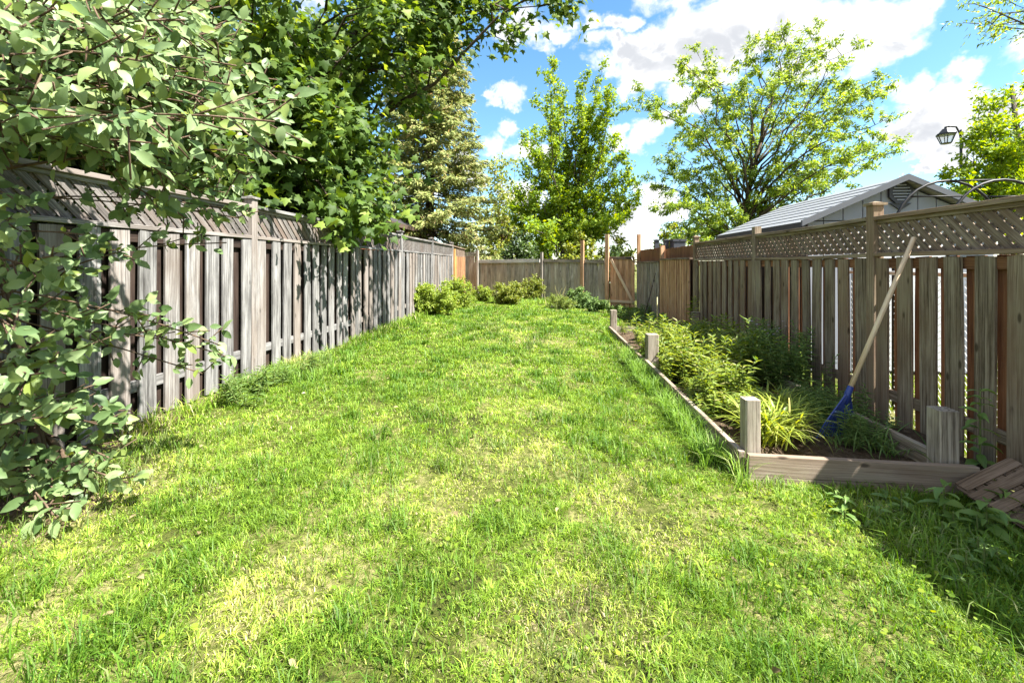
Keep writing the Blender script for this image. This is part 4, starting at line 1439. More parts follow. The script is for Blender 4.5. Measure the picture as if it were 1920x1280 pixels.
rows, cols = 4, nt_
ix = lambda r_, c_, s_: (r_ * cols + c_) * 2 + s_
for r_ in range(rows - 1):
    for c_ in range(cols - 1):
        fs.append((ix(r_, c_, 1), ix(r_, c_ + 1, 1), ix(r_ + 1, c_ + 1, 1), ix(r_ + 1, c_, 1)))
        fs.append((ix(r_, c_, 0), ix(r_ + 1, c_, 0), ix(r_ + 1, c_ + 1, 0), ix(r_, c_ + 1, 0)))
for c_ in range(cols - 1):
    fs.append((ix(3, c_, 0), ix(3, c_, 1), ix(3, c_ + 1, 1), ix(3, c_ + 1, 0)))
for r_ in range(rows - 1):
    fs.append((ix(r_, 0, 0), ix(r_, 0, 1), ix(r_ + 1, 0, 1), ix(r_ + 1, 0, 0)))
    fs.append((ix(r_, cols - 1, 0), ix(r_ + 1, cols - 1, 0), ix(r_ + 1, cols - 1, 1), ix(r_, cols - 1, 1)))
link('fan', mb.add(vs, fs).mesh('fan', M_BLUE), rk)
mb = MB()
mb.tube([rj - ro + down * (.66 * FL * (1 - .10 * u * u)) + sidev * (u * (.022 + (FW - .022) * .66)) + nrm * .013 for u in fan], .006, 5)
link('cross_bar', mb.mesh('cross_bar', plain('pale_blue_plastic', (.16, .22, .45), .4, .5, .1, 20)), rk)
for k, u in enumerate(fan):
    a = rj - ro + down * FL * (1 - .10 * u * u) + sidev * (u * FW)
    dirt = norm(down + sidev * u * .55)
    b1 = a + dirt * .17
    b2 = b1 + dirt * .02 - nrm * .03
    link('tine', MB().tube([a - dirt * .01, (a + b1) / 2, b1, b2], [.006, .005, .0045, .003], 4).mesh('tine', M_BLUE), rk)

# ------------------------------------------------------------------ loose lattice scrap by the fence
sc0 = at(1915, 938, 2.42)
sg_ = hz(sc0[0], sc0[1])
scr = thing('lattice_scrap', (sc0[0], sc0[1], sg_), 'broken piece of brown lattice lying tilted on the ground beside the raised bed', 'lattice')
ML = Matrix.Translation((.06, 0, .10)) @ Matrix.Rotation(math.radians(-8), 4, 'Y') @ Matrix.Rotation(math.radians(20), 4, 'X') @ Matrix.Rotation(math.radians(18), 4, 'Z')
for dirn in (0, 1):
    for k in range(6):
        c = -.20 + k * .08
        ln = .46 if dirn == 0 else .44
        o = link('lattice_slat', MB().box((-.031, -.004, -ln / 2), (.031, .004, ln / 2)).mesh('lattice_slat', W_SCRAP), scr)
        if dirn == 0:
            L0 = Matrix.Translation((_rng.uniform(-.02, .02), c, .0045)) @ Matrix.Rotation(PI / 2, 4, 'Y') @ Matrix.Rotation(PI / 2, 4, 'Z')
        else:
            L0 = Matrix.Translation((c, _rng.uniform(-.02, .02), -.0045)) @ Matrix.Rotation(PI / 2, 4, 'X')
        o.matrix_local = ML @ L0

# ------------------------------------------------------------------ sticks
p0, p1 = at(1206, 600, 10.0), at(1229, 512, 10.6)
st = thing('stick', p0, 'dark thin stick leaning against the cedar fence beside the gate', 'stick')
link('shaft', MB().tube([(0, 0, 0), tuple((p1 - p0) * .5 + [.01, 0, .01]), tuple(p1 - p0)], [.013, .012, .008], 6).mesh('shaft', B_DARK, True), st)
p0, p1 = at(1232, 652, 8.15), at(1232, 557, 8.15)
st = thing('garden_cane', p0, 'thin upright bamboo cane standing in the far end of the raised bed', 'cane')
link('shaft', MB().tube([(0, 0, 0), (0.003, 0, p1[2] - p0[2])], [.011, .009], 6).mesh('shaft', B_CANE, True), st)
p0, p1 = at(1398, 672, 5.2), at(1400, 622, 5.2)
st = thing('garden_cane', p0, 'short pale stake in front of the brown fence behind the leafy weeds', 'cane')
link('shaft', MB().tube([(0, 0, -.1), (0.0, 0, p1[2] - p0[2])], [.008, .008], 6).mesh('shaft', B_CANE, True), st)

# ------------------------------------------------------------------ foreground shrub at the left
rng = np.random.default_rng(12)
shb = np.array([-2.85, 2.05, hz(-2.85, 2.05)])
POLY, TS, TD, TL = [], [], [], []


def shoot(tip, start=None, n_tw=9, tw=.16, bow=.2, r=.009, frm=.35):
    tip = np.array(tip, float)
    start = shb + [rng.normal(0, .12), rng.normal(0, .25), rng.uniform(.1, .5)] if start is None else np.array(start, float)
    dv = tip - start
    L = np.linalg.norm(dv)
    p1 = start + dv * .45 + np.array([0, 0, L * bow]) + rng.normal(0, .04, 3) * L
    b = bez(start, p1, tip, 9)
    POLY.append((b, np.linspace(r, .002, 9), 5))
    for k in range(n_tw):
        q = frm + (1 - frm) * (k + rng.random()) / n_tw
        f = q * 8
        j = min(int(f), 7)
        s = b[j] + (b[j + 1] - b[j]) * (f - j)
        tan = norm(b[j + 1] - b[j])
        rv = norm(rng.normal(0, 1, 3))
        d = norm(tan * .7 + rv * .8 + [0, 0, .12])
        ln = tw * rng.uniform(.6, 1.3)
        POLY.append((np.array([s, s + d * ln]), np.array([.0028, .0012]), 3))
        TS.append(s)
        TD.append(d)
        TL.append(ln)
    TS.append(b[7])
    TD.append(norm(b[8] - b[7]))
    TL.append(np.linalg.norm(b[8] - b[7]))


STEM = []
for k in range(15):     # upright main stems
    tp = at(rng.uniform(-220, -5), rng.uniform(-40, 300), rng.uniform(1.85, 2.55))
    b0 = shb + [rng.normal(0, .10), rng.normal(0, .18), 0]
    bb = bez(b0, (b0 + tp) / 2 + np.array([-.15, 0, .2]) + rng.normal(0, .08, 3), tp, 12)
    POLY.append((bb, np.linspace(.020, .007, 12), 6))
    STEM.append(bb)
STEM = np.concatenate(STEM)


def stem_point(target, lo=.4):
    """A point of the main stems near a wanted place."""
    d_ = np.linalg.norm(STEM - np.array(target), axis=1) + rng.uniform(0, lo, len(STEM))
    return STEM[int(np.argmin(d_))]


up_src = lambda: stem_point(at(rng.uniform(-170, -20), rng.uniform(60, 300), rng.uniform(1.9, 2.5)))
for px, py, d in [(548, 190, 2.55), (545, 235, 2.5), (520, 150, 2.6), (535, 285, 2.5), (470, 120, 2.5), (500, 255, 2.45), (440, 75, 2.45), (400, 60, 2.3), (430, 10, 2.4), (360, 20, 2.3), (330, -10, 2.2), (470, 330, 2.5),
                  (420, 300, 2.4), (380, 340, 2.4), (480, 200, 2.2), (430, 160, 2.1), (450, 30, 2.6), (330, 345, 2.3), (350, 410, 2.45), (400, 370, 2.5)]:
    shoot(at(px, py, d), up_src(), 12, .17, .12)
for _ in range(66):
    px = rng.uniform(-60, 520)
    py = rng.uniform(-80, 275)
    if py < 120 and px > 430 - (120 - py) * .9:
        px *= .7
    if py > 250 and px > 400:
        px *= .8
    shoot(at(px, py, rng.uniform(1.55, 2.55)), up_src(), 12, .18, .12)
# lower branches in front of the fence
for px, py, d in [(470, 400, 2.75), (455, 410, 2.7), (425, 455, 2.65), (400, 400, 2.6), (245, 490, 2.2), (230, 470, 2.25), (310, 395, 2.4), (160, 440, 2.1), (220, 560, 2.1), (210, 590, 2.15), (120, 520, 2.0), (60, 480, 1.9),
                  (420, 650, 2.75), (400, 660, 2.7), (380, 700, 2.7), (330, 640, 2.55), (270, 590, 2.4), (200, 660, 2.3), (150, 600, 2.1), (90, 600, 1.95), (60, 650, 1.95), (20, 580, 1.85), (250, 700, 2.45), (180, 720, 2.3),
                  (110, 720, 2.1), (60, 760, 2.05), (20, 720, 1.95), (245, 770, 2.45), (200, 800, 2.35), (140, 810, 2.25), (90, 840, 2.2), (40, 850, 2.1), (210, 860, 2.3), (160, 890, 2.25), (200, 920, 2.1), (120, 930, 2.1),
                  (70, 900, 2.1), (20, 920, 2.05), (240, 905, 2.2), (100, 965, 2.0), (10, 800, 2.0), (40, 380, 1.9), (120, 400, 2.0), (-20, 660, 1.9), (-30, 480, 1.9), (60, 560, 1.8), (30, 620, 1.75), (100, 480, 1.9), (20, 430, 1.8),
                  (130, 660, 2.0), (160, 540, 2.05), (50, 700, 1.8), (-10, 880, 1.95), (90, 780, 1.9)]:
    if rng.random() < (.5 if px < 130 and 380 < py < 800 else .22):
        continue
    src = stem_point(at(rng.uniform(-160, -30), np.clip(py - rng.uniform(-120, 80), 200, 860), rng.uniform(1.9, 2.3)), .25)
    shoot(at(px, py, d), src, 7, .12, .08, .006, .4)
TS, TD, TL = np.array(TS), np.array(TD), np.array(TL)
root = make_tree('leafy_shrub', 'large round leaved shrub spilling over the grey fence in the near left foreground', 'shrub', shb, POLY, TS, TD, TL, 5, .064, T_OVATE, L_SHRUB, B_TWIG, rng,
                 .018, up=1.0, droop=.25, single=L_SHRUB1, key='shrub', spread=.75, crown='foliage', trunk='branches', svar=.45, nb=(.50, -.66, .36))

# ------------------------------------------------------------------ plants of the bed and the borders
rng = np.random.default_rng(20)


def stalk_meshes(h, nstem, leaf, mat, spread=.10, tmpl=T_LANCE, dens=26, lean=.18, bare=.15):
    """A clump of leafy upright stems; returns stem and foliage meshes."""
    mb = MB()
    P, A, Nn, S = [], [], [], []
    for s in range(nstem):
        b0 = np.array([rng.normal(0, spread), rng.normal(0, spread), 0])
        hh = h * rng.uniform(.65, 1.05)
        tp = b0 + np.array([rng.normal(0, lean), rng.normal(0, lean), 0]) * hh + [0, 0, hh]
        pts = bez(b0, (b0 + tp) / 2 + [0, 0, hh * .06], tp, 5)
        mb.tube(pts, np.linspace(.0045, .002, 5), 4)
        n = int(dens * hh / .5)
        for k in range(n):
            q = bare + (1 - bare) * (k + .5) / n
            f = q * 4
            j = min(int(f), 3)
            p = pts[j] + (pts[j + 1] - pts[j]) * (f - j)
            a = k * 2.4 + rng.normal(0, .3)
            up = .25 + .9 * max(0, q - .75) * 3
            P.append(p)
            A.append([math.cos(a), math.sin(a), up + rng.normal(0, .12)])
            Nn.append([rng.normal(0, .2), rng.normal(0, .2), 1])
            S.append(leaf * rng.uniform(.7, 1.15) * (1.0 if q < .8 else .7))
    return mb.mesh('stem', B_STEM, True), leaves_mesh('foliage', np.array(P), norm(np.array(A)), norm(np.array(Nn)), np.array(S), tmpl, mat, rng)


def strap_mesh(n, length, mat, width=.013, spread=.05, up=1.0):
    """Arching strap leaves from one crown."""
    V_, T_, R_ = [], [], []
    for k in range(n):
        a = rng.uniform(0, 2 * PI)
        o_ = np.array([math.cos(a), math.sin(a), 0])
        s_ = np.array([-o_[1], o_[0], 0])
        L = length * rng.uniform(.6, 1.15)
        p = np.array([rng.normal(0, spread), rng.normal(0, spread), 0])
        an = rng.uniform(.9, 1.45) * up
        st_ = L / 6
        o = len(V_)
        rv = rng.random()
        for i in range(7):
            ww = width * (1 - (i / 6) ** 2.2) * rng.uniform(.95, 1.05) * (.7 if i == 0 else 1)
            for sg2 in ((-1, 1) if i < 6 else (0,)):
                V_.append(p + s_ * ww * sg2 / 2 + np.array([0, 0, abs(sg2) * .002]))
                R_.append(rv)
            p = p + (o_ * math.cos(an) + np.array([0, 0, 1]) * math.sin(an)) * st_
            an -= rng.uniform(.15, .42)
        for i in range(5):
            b_ = o + i * 2
            T_ += [(b_, b_ + 1, b_ + 3), (b_, b_ + 3, b_ + 2)]
        T_.append((o + 10, o + 11, o + 12))
    return mesh_tris('foliage', np.array(V_), np.array(T_), mat, {'rnd': np.array(R_)})


def plant(name, loc, meshes, label, cat, group=None, rz=None, sc=1.0):
    r = thing(name, loc, label, cat, group, rng.uniform(0, 6.28) if rz is None else rz)
    r.scale = (sc, sc, sc * rng.uniform(.9, 1.1))
    if len(meshes) == 2:
        tag(link('stem', meshes[0], r), kind='stuff')
        link('foliage', meshes[1], r)
    else:
        link('foliage', meshes[0], r)
    return r


gold = [stalk_meshes(.42, 8, .105, L_GOLD, .09, dens=36, tmpl=(T_LANCE[0] * [1.5, 1, 1], T_LANCE[1])) for _ in range(5)]
for k in range(62):
    x = rng.uniform(BX0 + .16, 2.40)
    y = rng.uniform(yR(3.75), yR(6.6))
    if x < BX0 + .5 and y < yR(4.3) and rng.random() < .5:
        continue
    if x > 2.05 and y < yR(4.6):
        continue
    plant('goldenrod_plant', (x, y, bed_z(x, y)), gold[k % 5], 'sunlit yellow green leafy weed filling the middle of the raised bed', 'plant', 'sunlit weeds in the raised bed', sc=rng.uniform(.8, 1.3))
edge = [stalk_meshes(.20, 7, .075, L_GOLD, .08, dens=60, tmpl=(T_LANCE[0] * [2.0, 1, 1], T_LANCE[1])) for _ in range(3)]
for k in range(34):
    x, y = rng.uniform(BX0 + .12, BX0 + .55) if k % 3 else rng.uniform(BX0 + .3, 2.3), rng.uniform(yR(3.2), yR(5.6))
    plant('edge_weed', (x, y, bed_z(x, y)), edge[k % 3], 'low sunlit weed close behind the left edging timber of the bed', 'plant', 'low weeds behind the left bed timber', sc=rng.uniform(.6, 1.25))
DARK_LABELS = ['dark leafy weed left of the tallest stalk by the brown fence', 'dark leafy weed in the middle of the shaded clump by the fence', 'dark leafy weed toward the right of the shaded clump by the fence',
               'dark leafy weed right behind the tallest stalk at the fence foot', 'dark leafy weed at the left end of the shaded clump by the fence', 'shorter dark weed at the right end of the shaded clump, toward the rake',
               'dark leafy weed touching the fence boards at the back of the clump', 'lowest dark weed at the front of the shaded clump, beside the sunlit weeds']
dark = [stalk_meshes(.72, 6, .115, L_WEED, .08, dens=30) for _ in range(3)]
for k, (px, py, d, s) in enumerate([(1440, 742, 4.7, 1.0), (1475, 750, 4.5, .95), (1500, 745, 4.6, .9), (1460, 720, 5.0, 1.05), (1425, 700, 5.4, 1.0), (1520, 760, 4.4, .8), (1490, 715, 4.9, 1.0), (1450, 760, 4.5, .7)]):
    p = at(px, py, d)
    x, y = min(p[0], 2.74), p[1]
    plant('tall_weed', (x, y, bed_z(x, y)), dark[k % 3], DARK_LABELS[k], 'plant', 'tall dark weeds by the brown fence', sc=s)
tall = stalk_meshes(1.0, 1, .12, L_GOLD, .0, dens=34, lean=.05)
p = at(1430, 700, 5.3)
plant('tall_weed', (p[0], p[1], bed_z(p[0], p[1])), tall, 'single tallest leafy stalk in front of the brown fence post', 'plant', sc=.92)
p = at(1288, 655, 7.4)
plant('tall_weed', (p[0], p[1], bed_z(p[0], p[1])), stalk_meshes(.75, 1, .14, L_GOLD, .0, dens=44, lean=.1), 'tall narrow leaved weed beside the bed post nearest the cedar fence', 'plant')
low = [stalk_meshes(.26, 9, .08, L_WEED, .13, dens=44, tmpl=(T_LANCE[0] * [2.2, 1, 1], T_LANCE[1])) for _ in range(3)]
for k in range(24):
    x, y = rng.uniform(1.95, 2.75), rng.uniform(yR(6.3), yR(12.8))
    z = bed_z(x, y) if y < y2_ else hz(x, y)
    plant('low_weed', (x, y, z), low[k % 3], 'low dark green weed along the foot of the fence near the gate', 'plant', 'low weeds near the gate', sc=rng.uniform(.8, 1.4))
for k in range(9):
    x, y = rng.uniform(1.4, 1.9), rng.uniform(yR(6.6), yR(8.2))
    plant('pale_weed', (x, y, bed_z(x, y)), gold[k % 5], 'short pale weed on the dry soil at the far end of the bed', 'plant', 'pale weeds at the far end of the bed', sc=rng.uniform(.45, .7))
LILY_LABELS = ['strap leaved clump just right of the front left bed post', 'strap leaved clump in the middle behind the front timber', 'strap leaved clump second back from the front left post',
               'strap leaved clump farthest back, toward the rake', 'strap leaved clump beside the sunlit leafy weeds behind the front left post', 'strap leaved clump touching the front left bed post']
L_STRAP = leaf_mat('strap_leaves', (0.18, 0.26, 0.035), (0.38, 0.45, 0.07), 0.42, rim=(0.45, 0.45, 0.20))
lily = [strap_mesh(80, .52, L_STRAP, .016, .07, 1.0) for _ in range(3)]
for k, (px, py, d) in enumerate([(1455, 850, 3.25), (1480, 845, 3.3), (1462, 815, 3.55), (1465, 785, 3.8), (1440, 800, 3.7), (1432, 852, 3.2)]):
    p = at(px, py, d)
    plant('daylily_plant', (p[0], p[1], bed_z(p[0], p[1])), (lily[k % 3],), LILY_LABELS[k], 'plant', 'strap leaved clumps in the bed', sc=rng.uniform(.68, .9))
dgr = [strap_mesh(30, .30, L_WEED, .010, .07) for _ in range(2)]
FERN_LABELS = ['grassy tuft left of the rake tines behind the front timber', 'small leafy weed directly under the rake tines', 'small leafy weed right of the rake tines', 'grassy tuft toward the front right bed post',
               'small leafy weed behind the rake tines', 'small leafy weed against the right side timber', 'grassy tuft left of the blue rake fan', 'small leafy weed behind the blue rake fan at its left',
               'small leafy weed behind the blue rake fan, near the fence', 'grassy tuft in the front right corner of the bed', 'small leafy weed between the rake fan and the side timber']
fern = [stalk_meshes(.26, 5, .075, L_WEED, .06, dens=46) for _ in range(3)]
for k, (px, py, d) in enumerate([(1575, 855, 3.2), (1600, 850, 3.2), (1625, 850, 3.15), (1650, 855, 3.1), (1590, 815, 3.5), (1640, 815, 3.4), (1560, 800, 3.7), (1550, 770, 3.9), (1570, 765, 4.0), (1675, 860, 3.05), (1610, 785, 3.75)]):
    p = at(px, py, d)
    plant('shade_weed', (p[0], p[1], bed_z(p[0], p[1])), fern[k % 3] if k % 3 else (dgr[k % 2],), FERN_LABELS[k], 'plant', 'small weeds round the rake', sc=rng.uniform(.7, 1.1))
for k in range(26):
    p = at(rng.uniform(1530, 1690), rng.uniform(775, 858), rng.uniform(3.05, 4.3))
    x, y = min(max(p[0], 1.9), 2.42), max(p[1], YF + .12)
    plant('corner_weed', (x, y, bed_z(x, y)), fern[k % 3], 'low green weed covering the soil at the rake end of the bed', 'plant', 'low weeds at the rake end of the bed', sc=rng.uniform(.5, .95))
sed = stalk_meshes(.11, 1, .055, L_WEED, .0, dens=90, tmpl=(T_LANCE[0] * [1.8, 1, 1], T_LANCE[1]))
p = at(1708, 868, 3.0)
plant('seedling', (p[0], p[1], bed_z(p[0], p[1])), sed, 'tiny star shaped seedling on dark soil in the front right bed corner', 'plant')

fw = [stalk_meshes(.30, 7, .10, L_WEED, .10, dens=40) for _ in range(2)]  # dark weeds added to stand in for shade at the fence foot
for k, (px, py) in enumerate([(435, 745), (480, 735), (520, 722), (560, 712), (600, 695), (455, 765)]):
    p = ground_at(px, py)
    plant('fence_weed', (p[0], p[1], p[2]), fw[k % 2], ['dark weed at the foot of the first tall post of the left fence', 'dark weed just right of the left fence post', 'dark weed in the middle of the row below the left fence', 'dark weed second from the right in the row below the left fence',
          'dark weed at the right end of the row below the left fence', 'dark weed standing farthest out on the lawn below the left fence post'][k], 'plant', 'dark weeds added for shade at the left fence', sc=rng.uniform(.6, 1.0))
# pale mauve flowers on thin stems in front of the fence
p = at(1452, 690, 5.35)
fl_ = thing('wild_flower', (min(p[0], 2.75), p[1], bed_z(p[0], p[1])), 'thin stemmed plant with tiny pale mauve flowers by the brown fence', 'flower')
mb, mf = MB(), MB()
for k in range(9):
    tp = np.array([rng.normal(0, .12), rng.normal(0, .10), rng.uniform(.45, .72)])
    mb.tube(bez(np.zeros(3), tp * [.3, .3, .6], tp, 5), .002, 3)
    for q in range(3):
        c = tp + rng.normal(0, .02, 3)
        for r_ in range(5):
            a = r_ * 1.2566
            u, v = np.array([math.cos(a), math.sin(a), .3]) * .014, np.array([-math.sin(a), math.cos(a), 0]) * .006
            mf.add([c, c + u + v, c + u * 1.3, c + u - v], [(0, 1, 2, 3)])
link('stem', mb.mesh('stem', B_STEM), fl_)
link('petals', mf.mesh('petals', plain('mauve_petals', (.55, .48, .72), .6, .2, .1, 30)), fl_)

# broad leaved weed in front of the fence, beside the bed's front post; every leaf is a part
def broad_weed(name, loc, h, nleaf, leaf, label, lean=(0, 0), cat='plant', group=None):
    r = thing(name, loc, label, cat, group)
    base = np.array(loc)
    tp = base + [lean[0], lean[1], h]
    pts = bez(base, (base + tp) / 2 + [0, 0, h * .08], tp, 6)
    link('stem', MB().tube(pts - base, np.linspace(.006, .003, 6), 5).mesh('stem', B_STEM, True), r)
    P, A, Nn, S = [], [], [], []
    for k in range(nleaf):
        q = .15 + .85 * (k // 2 + .5) / math.ceil(nleaf / 2)
        f = q * 5
        j = min(int(f), 4)
        p = pts[j] + (pts[j + 1] - pts[j]) * (f - j)
        a = (k % 2) * PI + (k // 2) * 1.35 + rng.normal(0, .25)
        P.append(p)
        A.append([math.cos(a), math.sin(a), .25 - .4 * (1 - q) + rng.normal(0, .15)])
        Nn.append([rng.normal(0, .2), rng.normal(0, .2), 1])
        S.append(leaf * rng.uniform(.75, 1.15) * (1.1 - .4 * q))
    single_leaves(r, np.array(P), np.array(A), np.array(Nn), np.array(S), (T_OVATE[0] * [.85, 1, 1.4], T_OVATE[1]), L_WEED1, range(nleaf), 'weed')
    return r


p = ground_at(1838, 905)
broad_weed('broadleaf_weed', (p[0], p[1], p[2]), .62, 20, .12, 'broad leaved green weed climbing in front of the fence boards right of the bed post')
for px, py, h, nl, lab in [(1770, 985, .22, 12, 'broad leaved weed with upright pointed leaves in front of the bed timber'), (1850, 1010, .20, 12, 'broad leaved weed beside the broken lattice piece'),
                           (1690, 960, .12, 8, 'small broad leaved weed under the middle of the front timber'), (1585, 960, .10, 7, 'small light weed in the grass before the front timber')]:
    p = ground_at(px, py)
    broad_weed('broadleaf_weed', (p[0], p[1], p[2]), h, nl, .13 if h > .15 else .08, lab)

# bushy weeds along the back of the yard
rng = np.random.default_rng(31)


def mound(name, px, base_py, wpx, top_py, mat, label, size=.06, n=20, per=7, tmpl=T_DIAMOND, group=None):
    size, per, n = size * .68, int(per * 1.6), int(n * 1.35)
    p = ground_at(px, base_py)
    d = float(proj(p)[2])
    hh = (base_py - top_py) / F * d
    rx = wpx / F * d / 2
    tips = []
    for _ in range(n):
        v = norm(rng.normal(0, 1, 3))
        tips.append(p + np.array([v[0] * rx * .85, v[1] * rx * .6, hh * (.45 + .45 * v[2])]))
    poly, TS, TD, TL = limb_tree(rng, np.array([p, p + [0, 0, hh * .2], p + [0, 0, hh * .4]]), .01, tips, .05, .4, 5, hh * .28, 5, hh * .16, .1, .5, .05, .3, .9, .5)
    return make_tree(name, label, 'shrub', p, poly, TS, TD, TL, per, size, tmpl, mat, B_STEM, rng, size * .4, group=group, crown='foliage', trunk='stem', up=1.0)


for k in range(26):
    px, py = rng.uniform(1560, 1900), rng.uniform(945, 1150)
    if py > 950 + (px - 1540) * .75:
        continue
    p = ground_at(px, py)
    broad_weed('shade_broadleaf', (p[0], p[1], p[2] - .02), rng.uniform(.08, .16), 8, rng.uniform(.06, .11), 'broad leaved weed among the shaded grass at the lower right by the bed', group='broad leaved weeds in the shaded grass')
mound('bushy_weed', 815, 590, 90, 532, L_LIME, 'bushy weed growing against the left fence, the widest one there', .075, 30, 8)
mound('bushy_weed', 858, 578, 46, 522, L_LIME, 'bushy weed at the golden end boards of the left fence', .07, 20, 8)
mound('bushy_weed', 905, 566, 34, 536, L_LIME, 'low weed at the dark corner board of the back fence', .06, 14)
mound('bushy_weed', 955, 570, 60, 528, L_YELLOW, 'round yellow green bush in front of the pale stretch of back fence', .065, 28, 9)
mound('bushy_weed', 1000, 562, 40, 520, L_YELLOW, 'upright yellow green bush right of the round one by the back fence', .06, 24, 9)
mound('bushy_weed', 1052, 580, 60, 552, L_GOLD, 'low spreading weed with dry stalks before the back fence', .06, 18, 7, (T_LANCE[0] * [1.3, 1, 1], T_LANCE[1]))
mound('bushy_weed', 1085, 578, 40, 540, L_WEED, 'dark green weed beside the tall brown post of the back fence', .07, 18, 8)
mound('bushy_weed', 1120, 586, 40, 560, L_WEED, 'low dark weed left of the gate', .07, 14, 8)
# dry stalks and stones there
p = ground_at(1050, 575)
ds = thing('dry_stalks', (p[0], p[1], p[2]), 'bunch of dry tan stalks sticking up before the back fence', 'dry stalks')
mb = MB()
for k in range(12):
    a = rng.normal(0, .35)
    L = rng.uniform(.35, .75)
    x0 = rng.normal(0, .18)
    mb.tube([(x0, rng.normal(0, .1), 0), (x0 + math.sin(a) * L * .5, .02, L * .5), (x0 + math.sin(a) * L * 1.1, .0, L * math.cos(a))], [.012, .01, .006], 4)
link('stalks', mb.mesh('stalks', B_CANE), ds)
for px, py, s, lab in ((1040, 578, .13, 'pale rounded stone at the left of the weeds by the back fence'), (1058, 580, .10, 'smaller pale stone right of the other stone by the back fence')):
    p = ground_at(px, py)
    mb = MB()
    n, mrow = 9, 5
    vs, fs = [(0, 0, s * .7)], []
    for r_ in range(1, mrow):
        for k in range(n):
            a, b_ = 2 * PI * k / n, PI / 2 * r_ / (mrow - 1)
            rr = s * rng.uniform(.88, 1.1)
            vs.append((rr * math.cos(a) * math.sin(b_) * 1.2, rr * math.sin(a) * math.sin(b_), rr * .7 * math.cos(b_) - (.03 if r_ == mrow - 1 else 0)))
    for k in range(n):
        fs.append((0, 1 + k, 1 + (k + 1) % n))
    for r_ in range(mrow - 2):
        for k in range(n):
            a, b_ = 1 + r_ * n + k, 1 + r_ * n + (k + 1) % n
            fs.append((a, a + n, b_ + n, b_))
    o = link('stone', mb.add(vs, fs).mesh('stone', M_STONE, True), None, p)
    tag(o, lab, 'stone')

# ------------------------------------------------------------------ grass
rng = np.random.default_rng(40)


def in_yard(x, y):
    ok = (x > XL + .06) & (x < XR - .05) & (y < 16.6 - (x + 3) * .4)
    bed_ = (x > BX0 - .03) & (x < XR) & (y > YF - .03) & (y < y2_ + .1)
    return ok & ~bed_


def blade_block(x, y, hgt, wid, col, lean=.55, ang=None):
    n = len(x)
    P = np.stack([x, y, H(x, y) - .004], 1)
    a = rng.uniform(0, 2 * PI, n) if ang is None else ang
    D = np.stack([np.cos(a), np.sin(a), np.zeros(n)], 1)
    a2 = a + PI / 2 + rng.normal(0, .5, n)
    S = np.stack([np.cos(a2), np.sin(a2), np.zeros(n)], 1) * wid[:, None] / 2
    ln = np.abs(rng.normal(lean, .28, n))[:, None] * hgt[:, None]
    up = np.array([0, 0, 1.])
    m_ = P + D * ln * .35 + up * (hgt * .62)[:, None]
    tpt = P + D * ln + up * (hgt * np.clip(1.02 - .35 * ln[:, 0] / np.maximum(hgt, 1e-4), .25, 1))[:, None]
    V_ = np.stack([P - S, P + S, m_ - S * .8, m_ + S * .8, tpt], 1).reshape(-1, 3)
    b_ = (np.arange(n) * 5)[:, None]
    T_ = np.concatenate([b_ + np.array([[0, 1, 3]]), b_ + np.array([[0, 3, 2]]), b_ + np.array([[2, 3, 4]])])
    return V_, T_, np.repeat(col, 5, 0)


def grass_color(x, y, n):
    g = fbm(x, y, 50, 1.1, 4)
    g2 = fbm(x, y, 60, 4.5, 3)
    dry = np.clip((g - .50) * 2.6, 0, 1) * .55 + np.clip((g2 - .56) * 3.5, 0, 1) * .5
    for cx, cy, r, a in DRY:
        dry += np.exp(-(((x - cx) ** 2 * (1.2 + .5 * np.sin(cx * 9)) + (y - cy) ** 2) / r ** 2)) * a * 1.1 * (.35 + 1.1 * g2)
    dry = np.clip(dry, 0, 1)
    r = rng.random(n)
    deep = np.array([.070, .145, .014])
    green = np.array([.20, .325, .034])
    lime = np.array([.43, .52, .085])
    straw = np.array([.60, .53, .30])
    k = np.clip(.25 + dry * .6 + rng.normal(0, .22, n), 0, 1)[:, None]
    c = np.where(k < .5, deep + (green - deep) * k * 2, green + (lime - green) * (k - .5) * 2)
    st_ = r < (.03 + .52 * dry ** 1.4)
    c[st_] = straw * rng.uniform(.6, 1.05, st_.sum())[:, None]
    return c * rng.uniform(.8, 1.2, n)[:, None], dry


VV, TTt, CC = [], [], []
off = 0


def add_blades(x, y, hgt, wid, col, lean=.55, ang=None):
    global off
    V_, T_, C_ = blade_block(x, y, hgt, wid, col, lean, ang)
    VV.append(V_)
    TTt.append(T_ + off)
    CC.append(C_)
    off += len(V_)


